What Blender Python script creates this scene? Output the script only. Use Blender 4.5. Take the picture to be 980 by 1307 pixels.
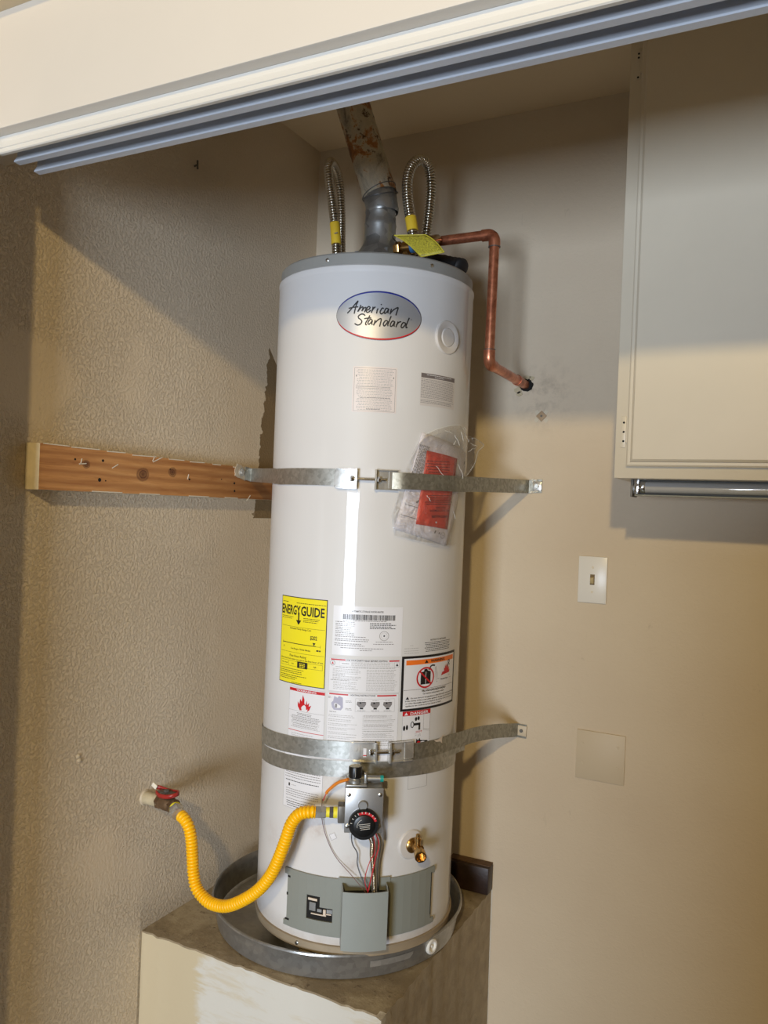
import bpy, bmesh, math, random
from mathutils import Vector, Matrix
random.seed(7)
PI=math.pi
SC=bpy.context.scene
COL=SC.collection
for o in list(bpy.data.objects): bpy.data.objects.remove(o)

# ------------------------------------------------------------------ camera
cam_d=bpy.data.cameras.new('camera'); cam=bpy.data.objects.new('camera',cam_d); COL.objects.link(cam)
YAW,PITCH,ROLL=0.4784,-0.0053,0.0391
cam_d.sensor_fit='VERTICAL'; cam_d.sensor_height=36.0; cam_d.lens=36.0*1036.8/1307.0
cam_d.clip_start=0.05
_f=Vector((-math.sin(YAW)*math.cos(PITCH),math.cos(YAW)*math.cos(PITCH),math.sin(PITCH)))
_r=Vector((math.cos(YAW),math.sin(YAW),0)); _u=_r.cross(_f)
_r2=math.cos(ROLL)*_r+math.sin(ROLL)*_u; _u2=-math.sin(ROLL)*_r+math.cos(ROLL)*_u
m=Matrix.Identity(4)
for i in range(3): m[i][0]=_r2[i]; m[i][1]=_u2[i]; m[i][2]=-_f[i]
m.translation=Vector((1.295,-2.0036,1.4011)); cam.matrix_world=m
SC.camera=cam

# ------------------------------------------------------------------ world, lights, exposure
w=bpy.data.worlds.new('world'); SC.world=w; w.use_nodes=True
w.node_tree.nodes['Background'].inputs[0].default_value=(1.0,0.66,0.22,1)
w.node_tree.nodes['Background'].inputs[1].default_value=0.085
def area(name,loc,target,sx,sy,power,color,shape='RECTANGLE'):
    d=bpy.data.lights.new(name,'AREA'); d.shape=shape; d.size=sx; d.size_y=sy; d.energy=power; d.color=color
    o=bpy.data.objects.new(name,d); COL.objects.link(o); o.location=loc
    o.rotation_euler=(Vector(target)-Vector(loc)).to_track_quat('-Z','Y').to_euler(); return o
# warm ceiling lamp of the garage
area('ceiling_lamp',(1.75,-3.9,2.75),(0.5,0,1.2),0.13,0.13,42,(1.0,0.74,0.33),'DISK')
# daylight through the open garage door behind the camera
area('daylight_doorway',(1.38,-5.2,0.97),(1.0,0,0.97),1.15,1.06,158,(0.74,0.85,1.0))
SC.view_settings.view_transform='Standard'; SC.view_settings.look='None'
SC.view_settings.exposure=0.29; SC.view_settings.gamma=1.0; SC.view_settings.use_curve_mapping=False

# ------------------------------------------------------------------ materials
def srgb(r,g,b):
    f=lambda c:(c/255/12.92) if c/255<=0.04045 else ((c/255+0.055)/1.055)**2.4
    return (f(r),f(g),f(b),1)
class NT:
    def __init__(s,name):
        s.m=bpy.data.materials.new(name); s.m.use_nodes=True; s.t=s.m.node_tree; s.n=s.t.nodes; s.b=s.n['Principled BSDF']
    def add(s,ty,**k):
        n=s.n.new(ty)
        for a,b in k.items():
            if a.startswith('i_'): n.inputs[a[2:].replace('_',' ')].default_value=b
            else: setattr(n,a,b)
        return n
    def ln(s,a,b): s.t.links.new(a,b)
    def coord(s,scale=None,kind='Object'):
        c=s.add('ShaderNodeTexCoord'); o=c.outputs[kind]
        if scale:
            mp=s.add('ShaderNodeMapping'); mp.inputs['Scale'].default_value=scale; s.ln(o,mp.inputs[0]); o=mp.outputs[0]
        return o
    def noise(s,vec,scale,detail=4,rough=.5,dist=0):
        n=s.add('ShaderNodeTexNoise'); n.inputs['Scale'].default_value=scale; n.inputs['Detail'].default_value=detail; n.inputs['Roughness'].default_value=rough; n.inputs['Distortion'].default_value=dist
        if vec is not None: s.ln(vec,n.inputs['Vector'])
        return n.outputs['Fac']
    def ramp(s,fac,stops,interp='LINEAR'):
        r=s.add('ShaderNodeValToRGB'); r.color_ramp.interpolation=interp
        e=r.color_ramp.elements
        while len(e)<len(stops): e.new(0.5)
        for el,(p,c) in zip(e,stops): el.position=p; el.color=c if len(c)==4 else (*c,1)
        s.ln(fac,r.inputs[0]); return r.outputs[0]
    def mix(s,fac,a,b):
        n=s.add('ShaderNodeMix',data_type='RGBA')
        for sock,v in ((n.inputs[0],fac),(n.inputs[6],a),(n.inputs[7],b)):
            if hasattr(v,'links'): s.ln(v,sock)
            else: sock.default_value=v
        return n.outputs[2]
    def math(s,op,a,b=0.5,clamp=False):
        n=s.add('ShaderNodeMath',operation=op); n.use_clamp=clamp
        for sock,v in ((n.inputs[0],a),(n.inputs[1],b)):
            if hasattr(v,'links'): s.ln(v,sock)
            else: sock.default_value=v
        return n.outputs[0]
    def bump(s,h,strength=.5,dist=.002):
        b=s.add('ShaderNodeBump'); b.inputs['Strength'].default_value=strength; b.inputs['Distance'].default_value=dist
        s.ln(h,b.inputs['Height']); s.ln(b.outputs[0],s.b.inputs['Normal'])
    def base(s,v):
        if hasattr(v,'links'): s.ln(v,s.b.inputs['Base Color'])
        else: s.b.inputs['Base Color'].default_value=v
    def xyz(s,vec):
        n=s.add('ShaderNodeSeparateXYZ'); s.ln(vec,n.inputs[0]); return n.outputs
_M={}
def mat(name,col,rough=.5,metal=0,var=0.0,vscale=20,bump=0,bscale=80,coat=0,spec=.5):
    if name in _M: return _M[name]
    t=NT(name); t.b.inputs['Roughness'].default_value=rough; t.b.inputs['Metallic'].default_value=metal
    t.b.inputs['Specular IOR Level'].default_value=spec
    if coat: t.b.inputs['Coat Weight'].default_value=coat; t.b.inputs['Coat Roughness'].default_value=.05
    c=t.coord()
    if var:
        f=t.noise(c,vscale,5,.6)
        lo=tuple(x*(1-var) for x in col[:3])+(1,); hi=tuple(min(1,x*(1+var)) for x in col[:3])+(1,)
        t.base(t.ramp(f,[(.3,lo),(.7,hi)]))
    else: t.base(col)
    if bump: t.bump(t.noise(c,bscale,4,.6),bump,.001)
    _M[name]=t.m; return t.m

WALL=srgb(186,174,156)
def wall_mat(name,left=False):
    t=NT(name); t.b.inputs['Roughness'].default_value=.62; t.b.inputs['Specular IOR Level'].default_value=.35
    c=t.coord()
    big=t.noise(c,2.2,3,.5)
    col=t.ramp(big,[(.3,(srgb(216,199,174) if left else srgb(205,189,166))),(.7,(srgb(229,213,189) if left else srgb(214,200,177)))])
    # scuffs
    sc=t.noise(t.coord((6,6,3)),5,6,.7,.6)
    col=t.mix(t.ramp(sc,[(.66,(0,0,0)),(.78,(.35,.35,.35))]),col,srgb(140,124,104))
    n1=t.noise(c,(145 if left else 90),4,.65,.25)
    blobs=t.ramp(n1,[(.46,(0,0,0)),(.60,(1,1,1))])
    fine=t.noise(c,170,4,.6)
    if left:
        x,y,z=t.xyz(c)
        # hand smoothed area towards the back corner and around the gas pipe
        edge=t.math('ADD',y,t.math('MULTIPLY',t.math('SUBTRACT',t.noise(c,5,3,.6),.5),.35))
        m1=t.ramp(t.math('ADD',edge,1.0),[(.50,(1,1,1)),(.66,(.22,.22,.22))])
        patch=t.noise(c,2.6,2,.5)
        m1=t.mix(t.ramp(patch,[(.60,(0,0,0)),(.66,(1,1,1))]),m1,(.25,.25,.25,1))
        h=t.math('ADD',t.math('MULTIPLY',blobs,m1),t.math('MULTIPLY',fine,.5))
        t.bump(h,.85,.0019)
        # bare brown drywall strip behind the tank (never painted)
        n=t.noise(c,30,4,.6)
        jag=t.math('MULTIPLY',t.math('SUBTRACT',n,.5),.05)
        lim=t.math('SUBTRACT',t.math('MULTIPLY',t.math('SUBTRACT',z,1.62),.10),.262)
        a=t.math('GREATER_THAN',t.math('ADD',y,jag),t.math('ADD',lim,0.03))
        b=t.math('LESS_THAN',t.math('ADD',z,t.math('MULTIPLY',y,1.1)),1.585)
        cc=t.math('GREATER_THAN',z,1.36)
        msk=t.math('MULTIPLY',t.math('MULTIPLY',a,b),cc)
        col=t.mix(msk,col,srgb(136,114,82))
        # ragged darker line above the platform
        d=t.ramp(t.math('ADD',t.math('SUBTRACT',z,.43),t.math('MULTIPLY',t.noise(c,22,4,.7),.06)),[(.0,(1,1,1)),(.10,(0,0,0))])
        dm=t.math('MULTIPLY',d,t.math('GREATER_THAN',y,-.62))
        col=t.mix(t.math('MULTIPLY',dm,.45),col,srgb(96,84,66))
    else:
        h=t.math('ADD',t.math('MULTIPLY',blobs,.30),t.math('MULTIPLY',fine,.3)); t.bump(h,.55,.0012)
        # grey smudge beside the copper pipe outlet
        mp=t.add('ShaderNodeMapping'); mp.inputs['Location'].default_value=(-.70,0,-1.70); t.ln(c,mp.inputs[0])
        vm=t.add('ShaderNodeVectorMath',operation='LENGTH'); t.ln(mp.outputs[0],vm.inputs[0])
        g=t.ramp(vm.outputs['Value'],[(.02,(1,1,1)),(.11,(0,0,0))])
        sm=t.math('MULTIPLY',g,t.ramp(t.noise(c,24,5,.7),[(.45,(0,0,0)),(.7,(1,1,1))]))
        col=t.mix(t.math('MULTIPLY',sm,.45),col,srgb(112,100,86))
    t.base(col); return t.m
M_wl=wall_mat('painted knockdown drywall',True); M_wb=wall_mat('painted drywall')
M_ceil=mat('ceiling paint',srgb(236,218,186),.8,bump=.3,bscale=150)
M_head=mat('header paint',srgb(206,198,186),.55,var=.02,vscale=3,bump=.1,bscale=120)
M_floor=mat('concrete floor',srgb(120,114,104),.8,var=.12,vscale=6,bump=.3)
M_cab=mat('cabinet enamel',srgb(216,207,188),.38,var=.025,vscale=5,bump=.12,bscale=30)
M_track=mat('track aluminium',srgb(196,202,212),.42,0.25,bump=.05,bscale=60)
M_trackw=mat('track enamel',srgb(208,205,198),.35)
def tank_mat():
    t=NT('white tank enamel'); t.b.inputs['Roughness'].default_value=.42; t.b.inputs['Specular IOR Level'].default_value=.25; t.b.inputs['Coat Weight'].default_value=.55; t.b.inputs['Coat Roughness'].default_value=.045
    c=t.coord(); col=t.ramp(t.noise(c,4,2,.5),[(.3,srgb(212,210,209)),(.7,srgb(218,217,216))])
    # heat and handling smudges around the gas control and drain
    for (p,rad,k) in (((.424,-.575,.735),.035,.55),((.498,-.552,.668),.03,.5),((.385,-.577,.795),.02,.4),((.30,-.56,.69),.05,.25),((.56,-.52,.69),.03,.3),((.44,-.575,.845),.05,.3)):
        mp=t.add('ShaderNodeMapping'); mp.inputs['Location'].default_value=tuple(-a for a in p); t.ln(c,mp.inputs[0])
        vm=t.add('ShaderNodeVectorMath',operation='LENGTH'); t.ln(mp.outputs[0],vm.inputs[0])
        g=t.ramp(vm.outputs['Value'],[(0,(1,1,1)),(rad,(0,0,0))],'EASE')
        f=t.math('MULTIPLY',g,t.ramp(t.noise(c,45,4,.7),[(.3,(0,0,0)),(.75,(1,1,1))]))
        col=t.mix(t.math('MULTIPLY',f,k),col,srgb(150,112,80))
    x,y,z=t.xyz(c)
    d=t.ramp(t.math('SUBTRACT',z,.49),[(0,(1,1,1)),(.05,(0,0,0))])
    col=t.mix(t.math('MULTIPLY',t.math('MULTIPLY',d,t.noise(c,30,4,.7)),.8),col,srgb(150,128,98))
    t.base(col); t.bump(t.noise(c,6,2,.5),.04,.004); return t.m
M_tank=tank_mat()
M_lid=mat('grey lid plastic',srgb(146,145,140),.42,var=.03)
M_panel=mat('grey panel enamel',srgb(136,139,132),.40,var=.03,vscale=8)
M_shieldm=mat('light grey shield enamel',srgb(150,155,151),.38,var=.02)
M_base=mat('dusty base ring',srgb(158,142,118),.6,.2,var=.12,vscale=12)
def galv(name,a,b,rough=.38,metal=.85,sc=60):
    t=NT(name); t.b.inputs['Roughness'].default_value=rough; t.b.inputs['Metallic'].default_value=metal
    c=t.coord(); v=t.add('ShaderNodeTexVoronoi'); v.inputs['Scale'].default_value=sc; t.ln(c,v.inputs['Vector'])
    sp=t.add('ShaderNodeSeparateColor'); t.ln(v.outputs['Color'],sp.inputs[0])
    f=t.math('ADD',t.math('MULTIPLY',sp.outputs[0],.5),t.math('MULTIPLY',t.noise(c,40,5,.7),.5))
    t.base(t.ramp(f,[(.25,a),(.75,b)])); t.bump(t.noise(c,120,3,.6),.15,.001); return t.m
M_galv=galv('galvanised strap',srgb(160,160,154),srgb(186,186,181),.42,.8,150)
M_brk=galv('plated bracket',srgb(190,189,184),srgb(226,225,221),.25,.7)
M_pan=galv('dull aluminium pan',srgb(150,149,146),srgb(166,165,162),.28,.7,90)
M_steel=mat('stainless corrugation',srgb(196,190,178),.22,1.0)
M_screw=mat('zinc screw',srgb(200,198,192),.3,1.0)
M_hood=galv('galvanised draft hood',srgb(132,134,134),srgb(170,172,172),.35,.8,45)
M_chrome=mat('chrome',srgb(220,220,222),.12,1.0)
M_blk=mat('black plastic',srgb(18,18,19),.35)
M_blkr=mat('black rubber',srgb(24,24,26),.6,bump=.6,bscale=60)
M_cast=mat('cast grey metal',srgb(160,160,158),.42,.7,var=.06,vscale=30,bump=.15,bscale=160)
M_castd=mat('cast dark metal',srgb(112,108,102),.5,.6,var=.12,vscale=40,bump=.2)
M_brass=mat('brass',srgb(188,152,96),.26,1.0,var=.2,vscale=60)
M_bronze=mat('aged bronze',srgb(112,88,64),.55,.6,var=.35,vscale=70,bump=.5,bscale=120)
M_yel=mat('yellow coated hose',srgb(250,190,10),.38,var=.06,vscale=40)
M_ylab=mat('yellow sticker',srgb(222,186,50),.45)
M_ytag=mat('yellow tag card',srgb(214,200,62),.5)
M_red=mat('red lever enamel',srgb(156,38,32),.4,var=.12,vscale=80)
M_white=mat('white plastic',srgb(232,230,224),.3)
M_pwhite=mat('white paint chip',srgb(226,218,200),.6)
M_beige=mat('beige fitting plastic',srgb(186,160,128),.5)
M_ink=mat('black ink',srgb(26,24,26),.5); M_grey=mat('grey ink',srgb(128,124,124),.5); M_ltext=mat('light grey ink',srgb(165,162,162),.5)
M_redi=mat('red ink',srgb(196,30,38),.45); M_ora=mat('orange ink',srgb(240,120,40),.45); M_blue=mat('blue ink',srgb(28,40,140),.4)
M_paper=mat('white label paper',srgb(226,225,228),.3,coat=.2); M_palelab=mat('pale pink label paper',srgb(222,212,208),.3)
M_yen=mat('yellow label paper',srgb(240,224,40),.35); M_silver=mat('silver badge foil',srgb(176,177,180),.42,.55)
M_dim=mat('label grey bar',srgb(112,104,102),.5)
M_card=mat('red card',srgb(222,72,44),.45,var=.04); M_book=mat('booklet paper',srgb(232,227,232),.5)
M_teal=mat('teal plastic',srgb(20,150,140),.4); M_sleeve=mat('orange sleeve',srgb(222,130,40),.5); M_bl=mat('blue plastic',srgb(56,104,150),.4)
M_wr=mat('red wire',srgb(190,48,56),.4); M_wg=mat('grey wire',srgb(84,82,80),.4); M_wthin=mat('brown wire',srgb(120,84,80),.4)
M_ivory=mat('ivory toggle',srgb(196,178,134),.35); M_dark=mat('dark recess',srgb(20,18,16),.9)
M_tube=mat('unlit tube glass',srgb(172,172,172),.08,coat=.6); M_ceram=mat('pale ceramic',srgb(214,198,180),.5)
M_wp=mat('cover plate paint',srgb(203,188,163),.5,bump=.1)
def wood_mat():
    t=NT('pine brace'); t.b.inputs['Roughness'].default_value=.6
    c=t.coord((3,1.6,22)); c0=t.coord()
    g=t.noise(c,5,6,.65,.6); col=t.ramp(g,[(.25,srgb(160,104,56)),(.45,srgb(200,142,84)),(.75,srgb(220,166,106))])
    wv=t.add('ShaderNodeTexWave',wave_type='BANDS',bands_direction='Z'); wv.inputs['Scale'].default_value=16; wv.inputs['Distortion'].default_value=5; wv.inputs['Detail'].default_value=3; wv.inputs['Detail Scale'].default_value=1.2
    mp=t.add('ShaderNodeMapping'); mp.inputs['Scale'].default_value=(1,.12,1); t.ln(c0,mp.inputs[0]); t.ln(mp.outputs[0],wv.inputs[0])
    col=t.mix(t.math('MULTIPLY',wv.outputs['Fac'],.5),col,srgb(146,86,42))
    x,y,z=t.xyz(c0)
    # darker wood toward the tank
    col=t.mix(t.math('MULTIPLY',t.ramp(t.math('ADD',y,.62),[(0,(0,0,0)),(.4,(1,1,1))]),.55),col,srgb(96,50,26))
    for (ky,kz,rr) in ((-.703,1.452,.016),(-.612,1.462,.012),(-.857,1.464,.009)):
        cb=t.add('ShaderNodeCombineXYZ'); t.ln(t.math('MULTIPLY',t.math('SUBTRACT',y,ky),.8),cb.inputs[0]); t.ln(t.math('SUBTRACT',z,kz),cb.inputs[1])
        vm=t.add('ShaderNodeVectorMath',operation='LENGTH'); t.ln(cb.outputs[0],vm.inputs[0])
        rr_=t.math('DIVIDE',t.math('ADD',vm.outputs['Value'],t.math('MULTIPLY',t.math('SUBTRACT',t.noise(c0,60,3,.5),.5),.006)),rr)
        k=t.ramp(rr_,[(0,(.9,.9,.9)),(.35,(.6,.6,.6)),(.5,(.9,.9,.9)),(.6,(.35,.35,.35)),(.8,(.6,.6,.6)),(1,(0,0,0))])
        col=t.mix(k,col,srgb(70,30,16))
    sp=t.noise(t.coord((1,.5,1)),70,3,.8)
    col=t.mix(t.ramp(sp,[(.74,(0,0,0)),(.78,(.8,.8,.8))]),col,srgb(222,196,160))
    t.base(col); t.bump(g,.2,.001); return t.m
M_wood=wood_mat()
M_woodp=mat('cream painted wood',srgb(222,208,178),.6,var=.1,vscale=40,bump=.6,bscale=50)
M_scrap=mat('dark stained wood',srgb(46,30,24),.45,var=.4,vscale=30,bump=.7,bscale=60)
M_scrapt=mat('worn wood edge',srgb(92,68,46),.7,var=.3,vscale=50)
def vent_mat():
    t=NT('foil taped rusty vent'); t.b.inputs['Roughness'].default_value=.45; t.b.inputs['Metallic'].default_value=.2
    c=t.coord(); n=t.noise(c,11,6,.7,.8); n2=t.noise(c,26,5,.7,.5)
    col=t.ramp(n,[(.34,srgb(120,116,104)),(.43,srgb(176,168,150)),(.51,srgb(194,184,162)),(.56,srgb(166,112,62)),(.66,srgb(116,70,38))])
    col=t.mix(t.ramp(n2,[(.58,(0,0,0)),(.63,(1,1,1))]),col,srgb(84,60,42))
    x,y,z=t.xyz(c)
    t.base(col); t.bump(t.noise(t.coord((30,30,6)),4,5,.7,1),.8,.004)
    return t.m
M_vent=vent_mat()
def copper_mat():
    t=NT('weathered copper'); t.b.inputs['Metallic'].default_value=.75; t.b.inputs['Roughness'].default_value=.34
    c=t.coord(); n=t.noise(c,30,6,.7,.5)
    t.base(t.ramp(n,[(.3,srgb(140,82,60)),(.5,srgb(196,122,90)),(.68,srgb(226,156,120)),(.8,srgb(172,130,84))])); t.bump(n,.1,.001); return t.m
M_cop=copper_mat()
def plat_mats():
    t=NT('dirty platform top'); t.b.inputs['Roughness'].default_value=.85
    c=t.coord(); n=t.noise(c,7,6,.7,.3); n2=t.noise(c,45,5,.75)
    col=t.ramp(n,[(.3,srgb(120,106,84)),(.5,srgb(146,131,106)),(.62,srgb(174,160,134))])
    col=t.mix(t.ramp(n2,[(.58,(0,0,0)),(.7,(.8,.8,.8))]),col,srgb(84,64,44))
    t.base(col); t.bump(n2,.6,.003); top=t.m
    t=NT('patched platform front'); t.b.inputs['Roughness'].default_value=.7
    c=t.coord(); x,y,z=t.xyz(c)
    n=t.noise(t.coord((1,1,2.5)),9,5,.65,.8)
    f=t.math('ADD',x,t.math('MULTIPLY',t.math('SUBTRACT',n,.5),.14))
    white=t.ramp(f,[(.165,(0,0,0)),(.185,(1,1,1))])
    thin=t.ramp(t.noise(t.coord((2,1,12)),3,5,.7,.4),[(.34,(.45,.45,.45)),(.48,(1,1,1))])
    col=t.mix(t.math('MULTIPLY',white,thin),srgb(196,181,150),srgb(207,203,193))
    t.base(col); t.bump(t.noise(c,26,5,.6),.5,.002); front=t.m
    t=NT('platform side paint'); t.b.inputs['Roughness'].default_value=.65
    c=t.coord(); n=t.noise(c,26,4,.6,.5)
    t.base(t.ramp(n,[(.3,srgb(152,138,116)),(.7,srgb(176,162,138))])); t.bump(n,.8,.003); return top,front,t.m
M_ptop,M_pfront,M_pside=plat_mats()
def bag_mat():
    t=NT('clear plastic film'); out=t.n['Material Output']; t.n.remove(t.b)
    tr=t.add('ShaderNodeBsdfTransparent'); tr.inputs[0].default_value=(.97,.97,.97,1)
    gl=t.add('ShaderNodeBsdfGlossy'); gl.inputs['Roughness'].default_value=.12
    df=t.add('ShaderNodeBsdfDiffuse'); df.inputs[0].default_value=(.8,.8,.8,1)
    c=t.coord(); b=t.add('ShaderNodeBump'); b.inputs['Strength'].default_value=1.0; b.inputs['Distance'].default_value=.012
    t.ln(t.noise(c,32,4,.6,1.5),b.inputs['Height']); t.ln(b.outputs[0],gl.inputs['Normal'])
    lw=t.add('ShaderNodeFresnel'); lw.inputs[0].default_value=1.45; t.ln(b.outputs[0],lw.inputs['Normal'])
    m1=t.add('ShaderNodeMixShader'); t.ln(t.math('MULTIPLY',lw.outputs[0],.62,True),m1.inputs[0]); t.ln(tr.outputs[0],m1.inputs[1]); t.ln(gl.outputs[0],m1.inputs[2])
    m2=t.add('ShaderNodeMixShader'); m2.inputs[0].default_value=.05; t.ln(m1.outputs[0],m2.inputs[1]); t.ln(df.outputs[0],m2.inputs[2])
    t.ln(m2.outputs[0],out.inputs[0]); return t.m
M_bag=bag_mat()

# ------------------------------------------------------------------ mesh helpers
class MB:
    """collects geometry for ONE mesh object (world coordinates)"""
    def __init__(s): s.v=[]; s.f=[]; s.mi=[]
    def add(s,vs,fs,mi=0):
        b=len(s.v); s.v+= [tuple(v) for v in vs]; s.f+=[tuple(i+b for i in f) for f in fs]; s.mi+=[mi]*len(fs); return s
    def box(s,c,size,rot=None,mi=0,bev=0):
        bm=bmesh.new(); bmesh.ops.create_cube(bm,size=1)
        bmesh.ops.scale(bm,vec=size,verts=bm.verts)
        if bev: bmesh.ops.bevel(bm,geom=list(bm.edges),offset=bev,segments=2,affect='EDGES',profile=.5)
        if rot is not None: bmesh.ops.rotate(bm,cent=(0,0,0),matrix=rot,verts=bm.verts)
        bmesh.ops.translate(bm,vec=c,verts=bm.verts); bm.verts.index_update()
        s.add([v.co[:] for v in bm.verts],[[v.index for v in f.verts] for f in bm.faces],mi); bm.free(); return s
    def bb(s,x0,x1,y0,y1,z0,z1,mi=0,bev=0): return s.box(((x0+x1)/2,(y0+y1)/2,(z0+z1)/2),(abs(x1-x0),abs(y1-y0),abs(z1-z0)),None,mi,bev)
    def tube(s,pts,r,n=16,caps=True,mi=0):
        pts=[Vector(p) for p in pts]; rr=r if hasattr(r,'__len__') else [r]*len(pts)
        T=[]
        for i in range(len(pts)):
            a=pts[max(i-1,0)]; b=pts[min(i+1,len(pts)-1)]; d=(b-a); T.append(d.normalized() if d.length>1e-9 else (T[-1] if T else Vector((0,0,1))))
        nrm=T[0].orthogonal().normalized(); vs=[];fs=[]
        for i,p in enumerate(pts):
            if i: nrm=(nrm-T[i]*nrm.dot(T[i])).normalized()
            bn=T[i].cross(nrm)
            for k in range(n):
                a=2*PI*k/n; vs.append(p+(nrm*math.cos(a)+bn*math.sin(a))*rr[i])
        for i in range(len(pts)-1):
            for k in range(n): fs.append((i*n+k,i*n+(k+1)%n,(i+1)*n+(k+1)%n,(i+1)*n+k))
        if caps: fs.append(tuple(range(n-1,-1,-1))); fs.append(tuple((len(pts)-1)*n+k for k in range(n)))
        return s.add(vs,fs,mi)
    def lathe(s,prof,org,axis=(0,0,1),n=32,cap0=True,cap1=True,mi=0,a0=0,phase=0):
        """prof: (radius, distance along axis)"""
        ax=Vector(axis).normalized(); u=ax.orthogonal().normalized(); 
        if abs(ax.z)>.99: u=Vector((1,0,0))
        v=ax.cross(u); org=Vector(org); vs=[];fs=[]
        for (r,h) in prof:
            for k in range(n):
                a=2*PI*k/n+phase; vs.append(org+ax*h+(u*math.cos(a)+v*math.sin(a))*r)
        L=len(prof)
        for i in range(L-1):
            for k in range(n): fs.append((i*n+k,i*n+(k+1)%n,(i+1)*n+(k+1)%n,(i+1)*n+k))
        if cap0: fs.append(tuple(range(n-1,-1,-1)))
        if cap1: fs.append(tuple((L-1)*n+k for k in range(n)))
        return s.add(vs,fs,mi)
    def hexnut(s,org,axis,r,h,mi=0): return s.lathe([(r*.93,0),(r,h*.1),(r,h*.9),(r*.93,h)],org,axis,6,mi=mi)
    def obj(s,name,mats,parent=None,smooth=35):
        me=bpy.data.meshes.new(name); me.from_pydata(s.v,[],s.f)
        if not isinstance(mats,(list,tuple)): mats=[mats]
        for m_ in mats: me.materials.append(m_)
        if len(mats)>1: me.polygons.foreach_set('material_index',s.mi)
        me.validate(); me.update()
        if smooth:
            me.shade_smooth(); me.set_sharp_from_angle(angle=math.radians(smooth))
        o=bpy.data.objects.new(name,me); COL.objects.link(o)
        if parent is not None:
            o.parent=parent
            loc=WL.get(parent.name,Vector((0,0,0)))
            o.matrix_parent_inverse=Matrix.Translation(-loc)
        return o
WL={}
def thing(name,label,cat,loc=(0,0,0),group=None):
    o=bpy.data.objects.new(name,None); COL.objects.link(o); o.location=loc; o.empty_display_size=.05
    WL[o.name]=Vector(loc); o['label']=label; o['category']=cat
    if group: o['group']=group
    return o
def tag(o,label,cat,group=None):
    o['label']=label; o['category']=cat
    if group: o['group']=group
    return o
def struct(o,label): o['kind']='structure'; o['label']=label; return o
def lab(o,l): o['label']=l; return o
def smoothpath(pts,n=8):
    P=[Vector(p) for p in pts]; P=[2*P[0]-P[1]]+P+[2*P[-1]-P[-2]]; out=[]
    for i in range(1,len(P)-2):
        for k in range(n):
            t=k/n; a,b,c,d=P[i-1],P[i],P[i+1],P[i+2]
            out.append(.5*((2*b)+(-a+c)*t+(2*a-5*b+4*c-d)*t*t+(-a+3*b-3*c+d)*t**3))
    out.append(P[-2]); return out
def resample(pts,step):
    out=[pts[0]]; acc=0
    for a,b in zip(pts,pts[1:]):
        L=(b-a).length; 
        if L<1e-9: continue
        t=step-acc
        while t<=L: out.append(a+(b-a)*(t/L)); t+=step
        acc=(acc+L)%step if True else 0
        acc=L-(t-step)
    return out
def corrugated(pts,r0,r1,pitch,n=14,sub=6):
    pat=[r0,r0+(r1-r0)*.75,r1,r1*1.01,r1,r0+(r1-r0)*.75]
    p=resample(smoothpath(pts,16),pitch/6); return p,[pat[i%6] for i in range(len(p))]

# tank frame
HX,HY,R=.3976,-.3519,.2222; A0=-61.483
def cp(th,z,r=R):
    a=math.radians(A0+th); return Vector((HX+r*math.cos(a),HY+r*math.sin(a),z))
def cylbox(mb,t0,t1,z0,z1,r0,r1,step=3,mi=0,zf=None):
    n=max(1,int(math.ceil(abs(t1-t0)/step))); vs=[];fs=[]
    for i in range(n+1):
        t=t0+(t1-t0)*i/n; dz=zf(t) if zf else 0
        for (z,r) in ((z0,r0),(z0,r1),(z1,r1),(z1,r0)): vs.append(cp(t,z+dz,r))
    for i in range(n):
        a=i*4;b=a+4
        for k in range(4): fs.append((a+k,a+(k+1)%4,b+(k+1)%4,b+k))
    fs.append((3,2,1,0)); fs.append((n*4,n*4+1,n*4+2,n*4+3)); return mb.add(vs,fs,mi)

# ------------------------------------------------------------------ setting
CE=2.4303
struct(MB().bb(-.12,0,-1.32,.12,0,CE+.1).obj('wall_left',M_wl),'beige left closet wall with coarse knockdown texture')
struct(MB().bb(0,2.5,0,.12,0,CE+.1).obj('wall_back',M_wb),'beige back closet wall behind the tank')
struct(MB().bb(2.4,2.52,-1.32,0,0,CE+.1).obj('wall_right',M_wb),'beige right closet wall out of frame')
struct(MB().bb(0,2.4,-1.03,0,CE,CE+.1).obj('ceiling',M_ceil),'closet ceiling')
struct(MB().bb(-1.5,3.5,-5.0,0,-.05,0).obj('floor',M_floor),'concrete floor')
struct(MB().bb(-1.3,2.52,-1.137,-1.03,1.986,CE+.1,bev=.004).obj('wall_front',M_head),'cream header wall above the closet opening')
struct(MB().bb(-1.3,2.52,-1.185,-1.1372,2.175,2.25).obj('trim_1',mat('soffit paint',srgb(206,188,156),.7)),'tan soffit edge above the cream header')
struct(MB().bb(0,.099,-1.32,-1.128,0,1.9855).obj('trim_2',M_head),'left jamb of the closet opening')

struct(MB().bb(1.08,3.4,-2.55,-2.42,0,1.40).obj('shade_blocker',M_wb),'unseen low blocker added behind the camera to shade the back wall')  # unseen blocker, added to shade the lower right of the back wall

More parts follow.
